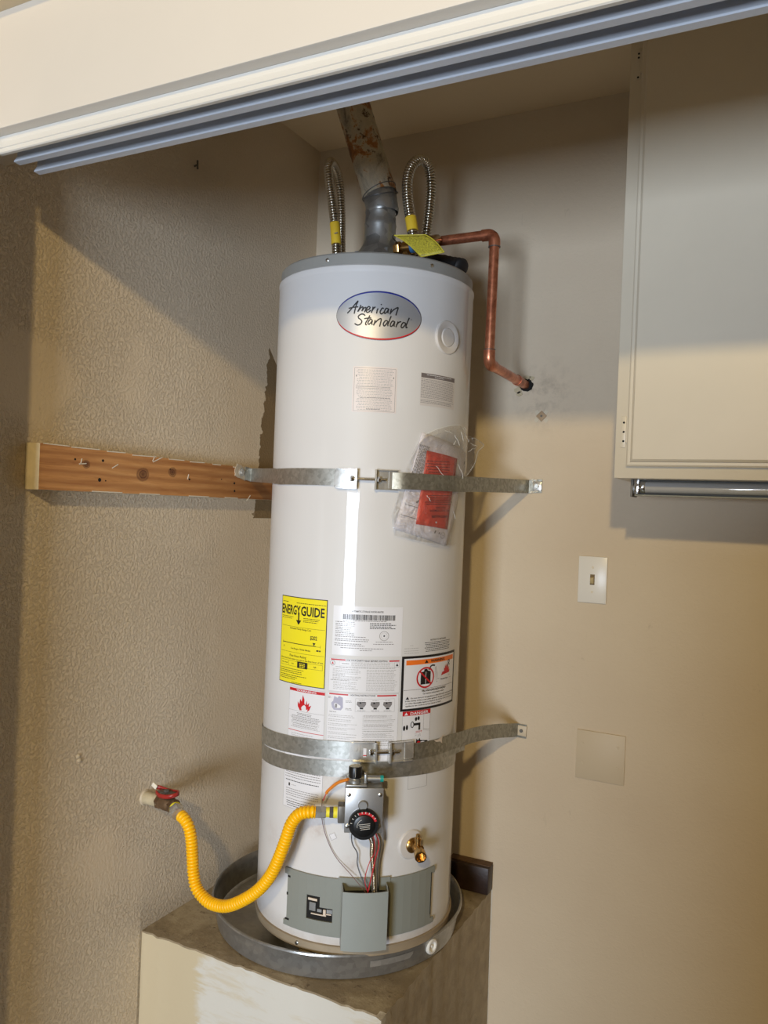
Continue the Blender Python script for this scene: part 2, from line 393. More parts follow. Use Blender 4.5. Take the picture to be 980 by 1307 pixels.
# sliding door track (three aluminium channels under the header)
trk=thing('sliding_door_track','white and grey triple channel sliding door track under the header','door track',(1.0,-1.08,1.985))
def channel(y,z0,m_,name,l,front=True):
    b=MB(); prof=[(y-.003,1.985),(y-.0025,z0+.018),(y-.0035,z0+.012),(y-.0055,z0+.007),(y-.0085,z0+.0028),(y-.0088,z0),(y+.003,z0-.001),(y+.003,z0+.003),(y,z0+.006),(y+.001,1.985)]
    vs=[];n=len(prof)
    for x in (.096,2.38):
        for (yy,zz) in prof: vs.append((x,yy,zz))
    fs=[(i,(i+1)%n,n+(i+1)%n,n+i) for i in range(n)]; fs+= [tuple(range(n)),tuple(range(2*n-1,n-1,-1))]
    b.add(vs,fs); return lab(b.obj(name,m_,trk,25),l)
b=MB(); prof=[(-1.1165,1.9855),(-1.1165,1.9755),(-1.1185,1.9745),(-1.1190,1.9660),(-1.1175,1.9650),(-1.1180,1.9585),(-1.1160,1.957),(-1.110,1.957),(-1.110,1.9855)]
vs=[(x,y,z) for x in (.096,2.38) for (y,z) in prof]; n=len(prof)
b.add(vs,[(i,(i+1)%n,n+(i+1)%n,n+i) for i in range(n)]+[tuple(range(n)),tuple(range(2*n-1,n-1,-1))])
lab(b.obj('fascia',M_trackw,trk,20),'white ridged fascia of the track')
channel(-1.079,1.956,M_track,'channel','middle grey channel'); channel(-1.039,1.955,M_track,'channel','rear grey channel')
MB().bb(.096,2.38,-1.109,-1.036,1.9815,1.9858).obj('top_plate',M_track,trk)

# platform
def platform():
    b=MB(); H=.4265
    x1,y0=.615,-.614
    # subdivided top with chipped front/right edges
    nx,ny=40,36; rnd=random.Random(3); vs=[];idx={}
    def ed(i,j):
        x=x1*i/nx; y=y0+(-.001-y0)*j/ny; z=H
        if j==0: y+=rnd.uniform(0,.004); z-=rnd.uniform(.0,.003)
        if i==nx: x-=rnd.uniform(0,.005); z-=rnd.uniform(.0,.004)
        if i==nx and j==0: x-=.006; y+=.006; z-=.004
        return (max(x,.0005),y,z)
    grid=[[ed(i,j) for i in range(nx+1)] for j in range(ny+1)]
    for row in grid: vs+=row
    W=nx+1; fs=[(j*W+i,j*W+i+1,(j+1)*W+i+1,(j+1)*W+i) for j in range(ny) for i in range(nx)]
    b.add(vs,fs,0)
    fr=[(p[0],p[1]-(.0015 if 0<k<nx else 0),p[2]-.003) for k,p in enumerate(grid[0])]; lo=[(x1*i/nx+.0005,y0,.0) for i in range(nx+1)]
    b.add(grid[0]+fr,[(i,W+i,W+i+1,i+1)[::-1] for i in range(nx)],0)
    b.add(fr+lo,[(i,W+i,W+i+1,i+1) for i in range(nx)],1)
    side=[grid[j][nx] for j in range(ny+1)]; sl=[(x1,y0+(-.001-y0)*j/ny,0) for j in range(ny+1)]; V=ny+1
    b.add(side+sl,[(j,V+j,V+j+1,j+1) for j in range(ny)],2)
    b.add([(0.0005,y0,0),(0.0005,-.001,0),(0.0005,-.001,H),(0.0005,y0,H),(x1,-.001,0),(x1,-.001,H)],[(0,3,2,1),(1,2,5,4),(0,1,4)],1)
    o=b.obj('heater_platform',[M_ptop,M_pfront,M_pside],None,30)
    return tag(o,'chipped plaster platform with dirty top holding up the tank','platform')
platform()
o=MB().bb(.0,0,0,0,0,0) if False else None
b=MB(); b.box((.559,-.0235,.4615),(.112,.038,.068),Matrix.Rotation(math.radians(2),3,'Z'),bev=.003)
o=tag(b.obj('wood_offcut',M_scrap,None,40),'short dark stained wood block lying on the platform behind the pan','wood block')
b=MB(); b.box((.559,-.0175,.4966),(.110,.028,.002),Matrix.Rotation(math.radians(2),3,'Z'))
q=b.obj('worn_edge',M_scrapt,None); q.parent=o

# ------------------------------------------------------------------ drain pan
PX,PY=.3328,-.3103
pan=thing('drain_pan','round dull aluminium drain pan under the tank on the platform','drain pan',(PX,PY,.4275))
b=MB(); prof=[(0,.428),(.272,.428),(.281,.4325),(.2865,.470),(.289,.482),(.2925,.4862),(.296,.4855),(.297,.482),(.2955,.479),(.2925,.481),(.2905,.478),(.2885,.462),(.2835,.4300),(.274,.4268),(0,.4268)]
b.lathe(prof,(PX,PY,0),n=120,cap0=False,cap1=False); b.obj('pan_body',M_pan,pan,30)
def pp(a,z,r):
    a=math.radians(a); return Vector((PX+r*math.cos(a),PY+r*math.sin(a),z))
ax=(pp(-14.7,0,1)-pp(-14.7,0,0)).normalized()
b=MB(); b.lathe([(.0165,0),(.0165,.004),(.0145,.0062),(.0105,.0062),(.0095,.0025),(.004,.002),(.002,.0045)],pp(-14.7,.457,.2865),ax,32); lab(b.obj('drain_plug',M_white,pan),'round white plastic drain plug')
b=MB(); b.lathe([(.0105,-.0265),(.0145,-.026),(.0155,-.004),(.0155,.0)],pp(-16.5,.4665,.281),ax,24); lab(b.obj('drain_nut',M_beige,pan),'beige plastic nut inside the pan')
b=MB(); vs=[];
for i in range(13):
    a=-46+20*i/12; vs+=[pp(a,.4535+(.0065 if i==12 else 0),.2885+.0006),pp(a,.4665,.2895+.0006)]
b.add(vs,[(2*i,2*i+2,2*i+3,2*i+1) for i in range(12)]); lab(b.obj('pan_sticker',galv('silver sticker',srgb(176,176,174),srgb(200,200,198),.3,.7),pan),'silver sticker on the pan wall')

# ------------------------------------------------------------------ water heater
wh=thing('water_heater','tall white cylindrical gas water heater standing in the drain pan','water heater',(HX,HY,.43))
b=MB(); b.lathe([(.216,.497),(.2222,.4975),(.2225,.51),(.2222,.53),(.2222,.536),(.2222,.56),(.2222,1.86),(.2222,1.879),(.2222,1.884),(.2236,1.889),(.2232,1.894),(.2205,1.8965),(.20,1.8965)],(HX,HY,0),n=160); b.obj('tank_jacket',M_tank,wh,30)
b=MB(); b.lathe([(.205,.479),(.2215,.4795),(.2232,.4815),(.2226,.4965),(.2265,.498),(.2265,.5005),(.221,.502)],(HX,HY,0),n=160)
for a in (-30,60,150,240):
    p=cp(a,.4285,.19); b.lathe([(.016,0),(.016,.054)],p,n=16)
lab(b.obj('base_ring',M_base,wh,30),'dusty tan base ring with short feet')
b=MB()
for th in (-30.6,): b.lathe([(.0045,0),(.004,.002),(.002,.003)],cp(th,.490,.2228),cp(th,0,1)-cp(th,0,0),12)
b.obj('base_screw',M_screw,wh)
b=MB(); b.lathe([(.19,1.8955),(.2190,1.8960),(.2192,1.919),(.2165,1.9225),(.19,1.924),(.05,1.926)],(HX,HY,0),n=160); top=b.obj('lid',M_lid,wh,30)
for th in (-28.5,30.7,90,150,210,270):
    b=MB(); b.lathe([(.0042,0),(.0038,.0018),(.0018,.0028)],cp(th,1.9085,.2189),cp(th,0,1)-cp(th,0,0),12); b.obj('lid_screw',M_screw,wh)

# prints on the tank -------------------------------------------------
class Print:
    """flat artwork in (u,v) metres around (th0,z0) wrapped round the jacket; rot turns it in its own plane"""
    def __init__(s,th0,z0,rad=R+.0004,rot=0): s.th0=th0; s.z0=z0; s.rad=rad; s.rot=rot; s.L={}; 
    def m(s,u,v,dr=0):
        c,s_=math.cos(s.rot),math.sin(s.rot); u,v=u*c-v*s_,u*s_+v*c
        return cp(s.th0+math.degrees(u/R),s.z0+v,s.rad+dr)
    def poly(s,k,pts,fs,dr): 
        mb=s.L.setdefault(k,MB()); mb.add([s.m(u,v,dr) for u,v in pts],fs)
    def rect(s,k,u0,v0,u1,v1,dr=.0002):
        if u1<u0:u0,u1=u1,u0
        if v1<v0:v0,v1=v1,v0
        n=max(1,int((u1-u0)/.009)); pts=[];fs=[]
        for i in range(n+1):
            u=u0+(u1-u0)*i/n; pts+=[(u,v0),(u,v1)]
        for i in range(n): fs.append((2*i,2*i+2,2*i+3,2*i+1))
        s.poly(k,pts,fs,dr)
    def frame(s,k,u0,v0,u1,v1,w,dr=.0003):
        s.rect(k,u0,v0,u1,v0+w,dr); s.rect(k,u0,v1-w,u1,v1,dr); s.rect(k,u0,v0+w,u0+w,v1-w,dr); s.rect(k,u1-w,v0+w,u1,v1-w,dr)
    def fan(s,k,pts,dr=.0004):   # simple polygon, ear-clipped by blender
        from mathutils.geometry import tessellate_polygon
        fs=tessellate_polygon([[Vector((p[0],p[1],0)) for p in pts]])
        fs=[f if ((pts[f[1]][0]-pts[f[0]][0])*(pts[f[2]][1]-pts[f[0]][1])-(pts[f[2]][0]-pts[f[0]][0])*(pts[f[1]][1]-pts[f[0]][1]))>0 else f[::-1] for f in fs]
        s.poly(k,pts,fs,dr)
    def stroke(s,k,pts,w,dr=.0004,closed=False):
        P=[Vector((a,b)) for a,b in pts]; n=len(P); vs=[];fs=[]
        for i in range(n):
            a=P[(i-1)%n] if closed else P[max(i-1,0)]; b=P[(i+1)%n] if closed else P[min(i+1,n-1)]
            d=(b-a); d=d.normalized() if d.length>0 else Vector((1,0)); q=Vector((-d.y,d.x))*w/2
            vs+=[tuple(P[i]-q),tuple(P[i]+q)]
        for i in range(n if closed else n-1):
            j=(i+1)%n; fs.append((2*i,2*j,2*j+1,2*i+1))
        s.poly(k,vs,fs,dr)
    def lines(s,k,u0,v0,u1,n,pitch,h,rnd,ragged=.3,center=False,dr=.0003,gap=.0011):
        for i in range(n):
            v=v0-i*pitch; L=(u1-u0)*(1-rnd.random()*ragged); st=(u0+u1-L)/2 if center else u0; u=st
            while u<st+L:
                wl=rnd.uniform(.0018,.0062); e=min(u+wl,st+L); s.rect(k,u,v-h,e,v,dr); u=e+gap
    def text(s,k,txt,u,v,h,w=None,align='C',bold=0,dr=.0005,flip=False):
        cu=bpy.data.curves.new('t','FONT'); cu.body=txt; cu.size=1; cu.offset=bold; cu.resolution_u=2; cu.fill_mode='FRONT'
        ob=bpy.data.objects.new('t',cu); COL.objects.link(ob); bpy.context.view_layer.update()
        me=bpy.data.meshes.new_from_object(ob.evaluated_get(bpy.context.evaluated_depsgraph_get()))
        xs=[q.co.x for q in me.vertices]; ys=[q.co.y for q in me.vertices]
        x0,x1,y0,y1=min(xs),max(xs),min(ys),max(ys); sy=h/.70; sx=sy if w is None else w/(x1-x0)
        W=(x1-x0)*sx; off={'C':-W/2,'L':0,'R':-W}[align]
        pts=[]
        for q in me.vertices:
            a=(q.co.x-x0)*sx+off; b_=q.co.y*sy
            if flip: a,b_=-a,-b_
            pts.append((u+a,v+b_))
        fs=[tuple(p.vertices) for p in me.polygons]
        if fs:
            f=fs[0]; ar=sum((pts[f[i]][0]*pts[f[(i+1)%len(f)]][1]-pts[f[(i+1)%len(f)]][0]*pts[f[i]][1]) for i in range(len(f)))
            if ar<0: fs=[f[::-1] for f in fs]
        s.poly(k,pts,fs,dr); bpy.data.objects.remove(ob); bpy.data.curves.remove(cu); bpy.data.meshes.remove(me)
    def out(s,name,label,bg,names,parent):
        base=s.L.pop(bg[0]).obj(name,bg[1],parent,35); lab(base,label)
        for k,mb in s.L.items():
            nm,mt=names[k]; o_=mb.obj(nm,mt,None,0); o_.parent=base; o_['kind']='stuff'
            if parent is not None: o_.matrix_parent_inverse=Matrix.Identity(4)
            o_.matrix_parent_inverse=base_inv(base)
        return base
def base_inv(base):
    if base.parent is None: return Matrix.Identity(4)
    return Matrix.Identity(4)
INK={'k':('print',M_ink),'g':('fine_print',M_grey),'l':('fine_print',M_ltext),'r':('red_print',M_redi),'o':('orange_bar',M_ora),'w':('white_print',M_paper),'y':('yellow_print',M_yen),'b':('blue_rim',M_blue),'d':('grey_bar',M_dim),'s':('picture',mat('lavender ink',srgb(170,168,188),.5))}
rnd=random.Random(11)
def ell(a,b,t0,t1,n=24): return [(a*math.cos(math.radians(t0+(t1-t0)*i/n)),b*math.sin(math.radians(t0+(t1-t0)*i/n))) for i in range(n+1)]

# badge
P=Print(1.75,1.7915,R+.0012); A,B=.0885,.0497
cols=[(-A*math.cos(PI*i/40),B*math.sin(PI*i/40)) for i in range(41)]
P.poly('bg',[q for u,h in cols for q in ((u,-h),(u,h))],[(2*i,2*i+2,2*i+3,2*i+1) for i in range(40)],.0006)
def rim(k,t0,t1,wmax):
    n=30; o_=[];i_=[]
    for i in range(n+1):
        t=math.radians(t0+(t1-t0)*i/n); wd=wmax*math.sin(PI*i/n)**.6+.0004; o_.append((A*math.cos(t),B*math.sin(t))); i_.append(((A-wd)*math.cos(t),(B-wd)*math.sin(t)))
    P.poly(k,o_+i_,[(i,i+1,n+2+i,n+1+i) for i in range(n)],.0009)
rim('b',12,168,.0026); rim('r',192,348,.0030); P.stroke('k',ell(A,B,0,360,72)[:-1],.0006,.0010,True)
LOGO=[[(-0.0656, 0.0035), (-0.059, 0.0105), (-0.0512, 0.0205), (-0.0442, 0.0285), (-0.0473, 0.0205), (-0.0496, 0.0115), (-0.0512, 0.0025)], [(-0.0632, 0.0135), (-0.0539, 0.0155), (-0.0431, 0.0165)], [(-0.0442, 0.0065), (-0.0411, 0.0125), (-0.038, 0.0205)], [(-0.0434, 0.0075), (-0.038, 0.0145), (-0.0345, 0.0165), (-0.0337, 0.0145), (-0.0357, 0.0075)], [(-0.0353, 0.0085), (-0.031, 0.0145), (-0.0283, 0.0155), (-0.0275, 0.0135), (-0.0303, 0.0055)], [(-0.0264, 0.0095), (-0.0217, 0.0115), (-0.0194, 0.0155), (-0.0225, 0.0175), (-0.0256, 0.0135), (-0.0268, 0.0085), (-0.0248, 0.0055), (-0.0213, 0.0065), (-0.0178, 0.0105)], [(-0.0132, 0.0175), (-0.0144, 0.0115), (-0.0163, 0.0045)], [(-0.0155, 0.0085), (-0.0116, 0.0145), (-0.0085, 0.0175)], [(-0.0031, 0.0145), (-0.005, 0.0095), (-0.0058, 0.0035)], [(0.0027, 0.0235), (0.0035, 0.0215)], [(0.0085, 0.0145), (0.0054, 0.0155), (0.0023, 0.0105), (0.0012, 0.0065), (0.0035, 0.0035), (0.007, 0.0055), (0.0097, 0.0085)], [(0.0178, 0.0145), (0.0136, 0.0155), (0.0105, 0.0105), (0.0101, 0.0055), (0.0124, 0.0055), (0.0159, 0.0095), (0.0186, 0.0145), (0.0171, 0.0075), (0.0182, 0.0055)], [(0.024, 0.0155), (0.0225, 0.0095), (0.0213, 0.0035)], [(0.0217, 0.0055), (0.0264, 0.0115), (0.0326, 0.0165), (0.0376, 0.0185), (0.0357, 0.0105), (0.0334, 0.0025)], [(-0.0287, -0.0015), (-0.0318, 0.0015), (-0.0372, 0.0015), (-0.0423, -0.0025), (-0.0415, -0.0065), (-0.0372, -0.0095), (-0.0349, -0.0135), (-0.0376, -0.0185), (-0.0434, -0.0205), (-0.0496, -0.0175)], [(-0.019, -0.0005), (-0.0229, -0.0085), (-0.0268, -0.0155), (-0.0268, -0.0195), (-0.0244, -0.0195)], [(-0.0303, -0.0075), (-0.0252, -0.0065), (-0.0163, -0.0055)], [(-0.014, -0.0095), (-0.0178, -0.0085), (-0.0217, -0.0135), (-0.0221, -0.0175), (-0.0198, -0.0185), (-0.0163, -0.0145), (-0.0136, -0.0105), (-0.0147, -0.0165), (-0.0136, -0.0195)], [(-0.0081, -0.0095), (-0.0093, -0.0155), (-0.0112, -0.0205)], [(-0.0109, -0.0185), (-0.0058, -0.0125), (-0.0004, -0.0075), (0.0039, -0.0065), (0.0031, -0.0145), (0.0012, -0.0225)], [(0.0175, -0.0105), (0.0132, -0.0095), (0.0093, -0.0145), (0.0089, -0.0185), (0.0109, -0.0205), (0.0147, -0.0165), (0.0182, -0.0105)], [(0.024, 0.0005), (0.0209, -0.0085), (0.0178, -0.0175), (0.0186, -0.0205)], [(0.031, -0.0105), (0.0272, -0.0095), (0.0237, -0.0145), (0.0229, -0.0195), (0.0252, -0.0205), (0.0283, -0.0175), (0.0318, -0.0105), (0.0306, -0.0175), (0.0314, -0.0205)], [(0.0388, -0.0095), (0.0365, -0.0155), (0.0345, -0.0215)], [(0.0353, -0.0175), (0.0396, -0.0115), (0.0438, -0.0095), (0.0446, -0.0105)], [(0.0547, -0.0115), (0.05, -0.0105), (0.0465, -0.0145), (0.0454, -0.0195), (0.0477, -0.0215), (0.052, -0.0175), (0.0555, -0.0115)], [(0.0621, 0.0005), (0.0586, -0.0085), (0.0555, -0.0175), (0.0566, -0.0205), (0.0586, -0.0185)]]
for st in LOGO:
    q=[p.xy[:] for p in smoothpath([(a,b_,0) for a,b_ in st],5)] if len(st)>2 else st
    P.stroke('k',q,.0026,.0011)
P.stroke('k',[(a+.0663,b_-.0025) for a,b_ in ell(.0012,.0012,0,360,12)[:-1]],.0004,.0011,True)
P.out('badge','oval silver badge with black script, blue upper and red lower rim',('bg',M_silver),INK,wh)

# knockout cap
b=MB(); ax=cp(43.5,0,1)-cp(43.5,0,0)
b.lathe([(.036,-.003),(.036,.0015),(.034,.0035),(.024,.0038),(.021,.0022),(.020,.0022),(.018,.0042),(.006,.0046)],cp(43.5,1.766,R-.0012),ax,48); lab(b.obj('knockout_cap',mat('off white cap',srgb(208,203,198),.4),wh,30),'round white concentric plastic cap')

# upper left instruction label
P=Print(.8,1.641); w_,h_=.0455,.0465
P.rect('bg',-w_,-h_,w_,h_,.0001); P.frame('g',-w_+.003,-h_+.002,w_-.003,h_-.003,.0006)
P.lines('l',-w_+.007,h_-.0065,w_-.007,27,.0031,.0010,rnd,.18,True)
P.lines('g',-w_+.007,.006,w_-.007,2,.0031,.0011,rnd,.1); P.lines('g',-w_+.016,-.0165,w_-.007,1,.0031,.0011,rnd,.1); P.lines('g',-.016,-h_+.0072,.012,1,.003,.0012,rnd,.0)
P.rect('g',-w_+.0065,.0255,-w_+.0085,.0290); P.rect('g',w_-.0085,.0235,w_-.0065,.0270)
P.out('instruction_label','pale pink fine print label below the badge',('bg',M_palelab),INK,wh)
# upper right label
P=Print(38.7,1.650); w_,h_=.0490,.034
P.rect('bg',-w_,-h_,w_,h_,.0001); P.rect('d',-w_+.0008,h_-.010,w_-.0008,h_-.0008,.0002)
P.lines('w',-w_+.014,h_-.0030,w_-.012,1,.003,.0011,rnd,0,True,.0005); P.lines('w',-.014,h_-.0066,.012,1,.003,.0010,rnd,0,True,.0005)
P.lines('g',-w_+.001,h_-.013,w_-.002,14,.0029,.0010,rnd,.05); P.lines('g',-w_+.001,h_-.0555,w_-.002,3,.0029,.0010,rnd,.1)
P.out('notice_label','grey headed fine print label right of the instruction label',('bg',mat('translucent label',srgb(206,200,196),.3)),INK,wh)

# yellow energy label
P=Print(-36.1,1.115,R+.0006); w_,h_=.0628,.0915
P.rect('k',-w_,-h_,w_,h_,.0001); P.rect('bg',-w_+.0016,-h_+.0016,w_-.0016,h_-.0016,.0003)
E_='k2'; INK['k2']=('lettering',M_ink); D=.0006
P.text(E_,'ENERGY',-.0600,.0545,.0190,.0575,'L',.024,D); P.text(E_,'GUIDE',-.0010,.0545,.0190,.0580,'L',.024,D)
P.rect(E_,-.0085,.040,-.0050,.060,D); P.fan(E_,[(-.0140,.0435),(.0005,.0435),(-.0067,.0335)],D)
P.lines(E_,-.0585,.0800,-.040,1,.003,.0012,rnd,0,dr=D); P.lines(E_,-.014,.0800,.060,1,.003,.0012,rnd,0,dr=D)
P.lines(E_,-.0585,.0495,-.020,2,.0035,.0011,rnd,.2,dr=D); P.lines(E_,.006,.0495,.046,3,.0036,.0012,rnd,.2,dr=D)
P.rect(E_,-.058,.0285,.059,.0290,D)
P.text(E_,'Estimated Yearly Energy Cost',-.002,.0235,.0036,.058,'C',.01,D)
P.text(E_,'$202',.0335,.0065,.0080,.0165,'C',.02,D)
P.rect(E_,-.0525,-.0070,.0395,-.0056,D); P.rect(E_,.0395,-.0070,.0505,-.0065,D); P.fan(E_,[(.0315,.0005),(.0385,.0005),(.0350,-.0060)],D)
P.rect(E_,-.053,-.0090,-.0525,-.0030,D); P.rect(E_,.0500,-.0100,.0505,-.0030,D)
P.text(E_,'$??'[:1],-.049,-.0165,.0034,None,'C',.01,D); P.lines(E_,.041,-.0135,.051,1,.004,.0030,rnd,0,dr=D)
P.text(E_,'Cost Range of Similar Models',0,-.0185,.0033,.054,'C',.01,D)
P.rect(E_,-.059,-.0255,.059,-.0250,D)
P.text(E_,'First Hour Rating',-.006,-.0345,.0048,.046,'C',.01,D)
P.text(E_,'How much hot water you get in the first hour of use',0,-.0408,.0034,.115,'C',.01,D)
P.frame(E_,-.057,-.0545,.057,-.0435,.0004,D); P.rect(E_,-.032,-.0545,-.0316,-.0435,D); P.rect(E_,.0210,-.0545,.0214,-.0435,D)
P.text(E_,'very small',-.0445,-.0500,.0024,.020,'C',.01,D); P.text(E_,'low',-.019,-.0500,.0028,None,'C',.01,D); P.text(E_,'high',.039,-.0505,.0030,None,'C',.01,D)
P.rect(E_,-.006,-.0560,.0205,-.0425,D); 
P.lines('y',0,-.0455,.0150,3,.0033,.0018,rnd,.1,True,.0009)
P.lines(E_,-.058,-.0600,.014,1,.0035,.0012,rnd,.1,dr=D); P.lines(E_,-.058,-.0645,.026,2,.0037,.0012,rnd,.3,dr=D); P.lines(E_,-.058,-.0735,.024,2,.0037,.0012,rnd,.4,dr=D); P.lines(E_,-.058,-.0810,-.010,1,.0037,.0012,rnd,.1,dr=D); P.lines(E_,-.020,-.0875,.008,1,.003,.0011,rnd,0,dr=D)
P.out('energy_label','bright yellow energy cost label with black border and lettering',('bg',M_yen),{**INK,'k':('border',M_ink)},wh)

# flame warning label
P=Print(-31.0,.9705); w_,h_=.0455,.046
P.rect('bg',-w_,-.062,w_,h_+.002,.0001); P.frame('l',-w_+.0003,-.0615,w_-.0003,h_+.0015,.0004)
P.rect('r',-w_+.001,h_-.0065,w_-.001,h_-.0005,.0003); P.text('w','WARNING',0,h_-.0053,.0036,.050,'C',.02)
fl=[(-.010,-.002),(-.016,.006),(-.0165,.016),(-.012,.011),(-.010,.022),(-.006,.017),(-.0035,.031),(.001,.022),(.001,.014),(.004,.011),(.007,.021),(.008,.012),(.013,.017),(.012,.009),(.018,.012),(.014,.002),(.008,-.003),(.010,.003),(.006,.001),(.005,.008),(.001,.011),(-.004,.008),(-.007,.004),(-.005,-.001)]
P.fan('r',[(a-.004,b_+.003) for a,b_ in fl],.0004)
P.rect('l',-w_+.001,-.0012,w_-.001,-.0006,.0003)
P.lines('g',-.022,-.0045,.016,2,.003,.0012,rnd,.1,True); P.lines('g',-w_+.006,-.0110,w_-.008,3,.0046,.0011,rnd,.25,True); P.lines('l',-w_+.006,-.0135,w_-.008,5,.0046,.0009,rnd,.3,True); P.lines('l',-w_+.006,-.0260,w_-.008,3,.0042,.0010,rnd,.3,True)
P.rect('r',-w_+.001,-.0430,w_-.001,-.0418,.0003); P.lines('l',-w_+.010,-.048,w_-.012,2,.004,.0010,rnd,.2)
P.out('flame_warning_label','white label with red warning bar and red flame below the yellow label',('bg',M_paper),INK,wh)

# rating plate
P=Print(2.2,1.147); w_,h_=.0725,.0505
P.rect('bg',-w_,-h_,w_,h_,.0001)
P.text('k','AUTOMATIC STORAGE WATER HEATER',-.002,h_-.0118,.0035,.0660,'C',.01)
u=-.0520
while u<.0560:
    wd=rnd.choice((.0006,.0006,.0011,.0015)); P.rect('k',u,h_-.0275,u+wd,h_-.0165,.0003); u+=wd+rnd.choice((.0005,.0006,.001))
P.lines('g',-.052,h_-.0288,.038,1,.003,.0012,rnd,0)
P.lines('g',-.067,h_-.0320,-.028,1,.0033,.0015,rnd,0); P.lines('g',-.067,h_-.0362,-.0235,7,.0037,.0012,rnd,.35); P.lines('g',-.067,h_-.0620,-.004,1,.003,.0013,rnd,0); P.lines('g',-.067,h_-.0670,.003,2,.0034,.0013,rnd,.2)
P.lines('g',-.068,h_-.0765,.003,2,.0036,.0013,rnd,.3); P.lines('g',-.055,h_-.0850,.034,1,.003,.0012,rnd,0); P.lines('g',-.015,h_-.0890,.010,1,.003,.0011,rnd,0)
P.lines('k',.004,h_-.0330,.061,4,.0034,.0015,rnd,.25)
P.stroke('l',[(a+.034,b_-.0085) for a,b_ in ell(.0095,.0095,0,360,28)[:-1]],.0012,.0003,True); P.stroke('l',[(a+.034,b_-.0085) for a,b_ in ell(.0065,.0065,0,360,20)[:-1]],.0004,.0003,True); P.fan('k',[(.0325,-.0100),(.0355,-.0100),(.0355,-.007),(.0325,-.007)],.0004)
P.lines('g',.017,-.0205,.052,1,.003,.0011,rnd,0); P.lines('g',.012,-.0250,.056,1,.003,.0011,rnd,0)
P.out('rating_label','large white rating label with barcode and round seal',('bg',M_paper),INK,wh)

# safety label and lighting instructions
P=Print(1.4,1.0555); w_,h_=.0750,.0345
P.rect('bg',-w_,-h_,w_,h_,.0001); P.frame('l',-w_+.0008,-h_+.0005,w_-.0008,h_-.0005,.0004)
P.rect('r',-w_+.004,h_-.0045,-.040,h_-.0018,.0003); P.rect('r',.050,h_-.0045,w_-.003,h_-.0018,.0003)
P.text('k','FOR YOUR SAFETY READ BEFORE LIGHTING',.004,h_-.0048,.0032,.084,'C',.012)
P.stroke('g',[(a-.067,b_+h_-.0105) for a,b_ in ell(.0050,.0050,0,360,20)[:-1]],.0008,.0003,True); P.fan('r',[(-.0695,h_-.0125),(-.0645,h_-.0125),(-.067,h_-.0075)],.0003)
P.frame('g',.061,h_-.0160,w_-.003,h_-.0062,.0004); P.fan('k',[(.0645,h_-.0135),(.0700,h_-.0135),(.0672,h_-.0080)],.0004)
P.frame('l',-.053,h_-.0150,.058,h_-.0062,.0003); P.lines('l',-.028,h_-.0078,.054,3,.0024,.0008,rnd,.1); P.text('g','WARNING',-.040,h_-.0115,.0022,None,'C',.01)
P.lines('g',-.060,h_-.0172,.064,1,.003,.0011,rnd,0,True)
P.lines('l',-.066,h_-.0215,-.006,4,.0030,.0009,rnd,.15); P.lines('g',-.066,h_-.0335,-.040,1,.003,.0010,rnd,0); P.lines('l',-.066,h_-.0365,-.006,3,.0030,.0009,rnd,.2); P.lines('g',-.070,h_-.0445,-.030,1,.003,.0010,rnd,0); P.lines('l',-.064,h_-.0480,-.012,6,.0029,.0009,rnd,.3)
P.lines('l',.004,h_-.0215,.070,15,.0030,.0009,rnd,.15)
P.out('safety_label','white safety fine print label with two red bars under the rating label',('bg',M_paper),INK,wh)
P=Print(1.2,.9505); w_,h_=.0750,.0690
P.rect('bg',-w_,-h_,w_,h_,.0001); P.frame('l',-w_+.0008,-h_+.0005,w_-.0008,h_-.0005,.0004)
P.rect('r',-w_+.004,h_-.0050,-.031,h_-.0022,.0003); P.rect('r',.028,h_-.0050,w_-.006,h_-.0022,.0003)
P.text('k','LIGHTING INSTRUCTIONS',-.0015,h_-.0050,.0030,.052,'C',.012)
P.fan('s',[(-.064,h_-.031),(-.060,h_-.036),(-.045,h_-.036),(-.041,h_-.030),(-.042,h_-.010),(-.050,h_-.007),(-.053,h_-.011),(-.060,h_-.008),(-.062,h_-.018),(-.066,h_-.022)],.0003)
P.rect('g',-.0575,h_-.0315,-.0535,h_-.0235,.0004)
P.lines('g',-.036,h_-.0155,-.022,2,.0025,.0009,rnd,.2); P.lines('g',-.036,h_-.0310,-.022,2,.0025,.0009,rnd,.2); P.lines('g',-.073,h_-.009,-.066,2,.0025,.0009,rnd,.2)
P.frame('l',-.016,h_-.0370,.066,h_-.0100,.0004)
for cx_ in (-.003,.025,.051):
    P.fan('g',[(cx_-.009,h_-.0165),(cx_+.009,h_-.0165),(cx_+.009,h_-.022),(cx_+.005,h_-.0275),(cx_-.005,h_-.0275),(cx_-.010,h_-.0225)],.0003); P.rect('k',cx_-.0042,h_-.0205,cx_-.0008,h_-.0170,.0005); P.rect('k',cx_+.001,h_-.0180,cx_+.0075,h_-.0168,.0005); P.rect('k',cx_-.0035,h_-.0315,cx_+.0035,h_-.0280,.0005)
    P.lines('g',cx_-.008,h_-.0340,cx_+.008,1,.003,.0010,rnd,0,True); P.lines('l',cx_-.006,h_-.0128,cx_+.006,1,.003,.0010,rnd,0,True)
P.lines('g',-.069,h_-.0395,-.055,1,.003,.0012,rnd,0)
for k_ in range(9): P.lines('l',-.071,h_-.0460-k_*.0088,-.008,2,.0032,.0009,rnd,.4); P.lines('l',.003,h_-.0435-k_*.0098,.068,2,.0031,.0009,rnd,.3)
P.lines('l',.000,h_-.0450,.068,18,.0040,.0008,rnd,.12)
P.out('lighting_label','tall white lighting instructions label behind the lower strap',('bg',M_paper),INK,wh)

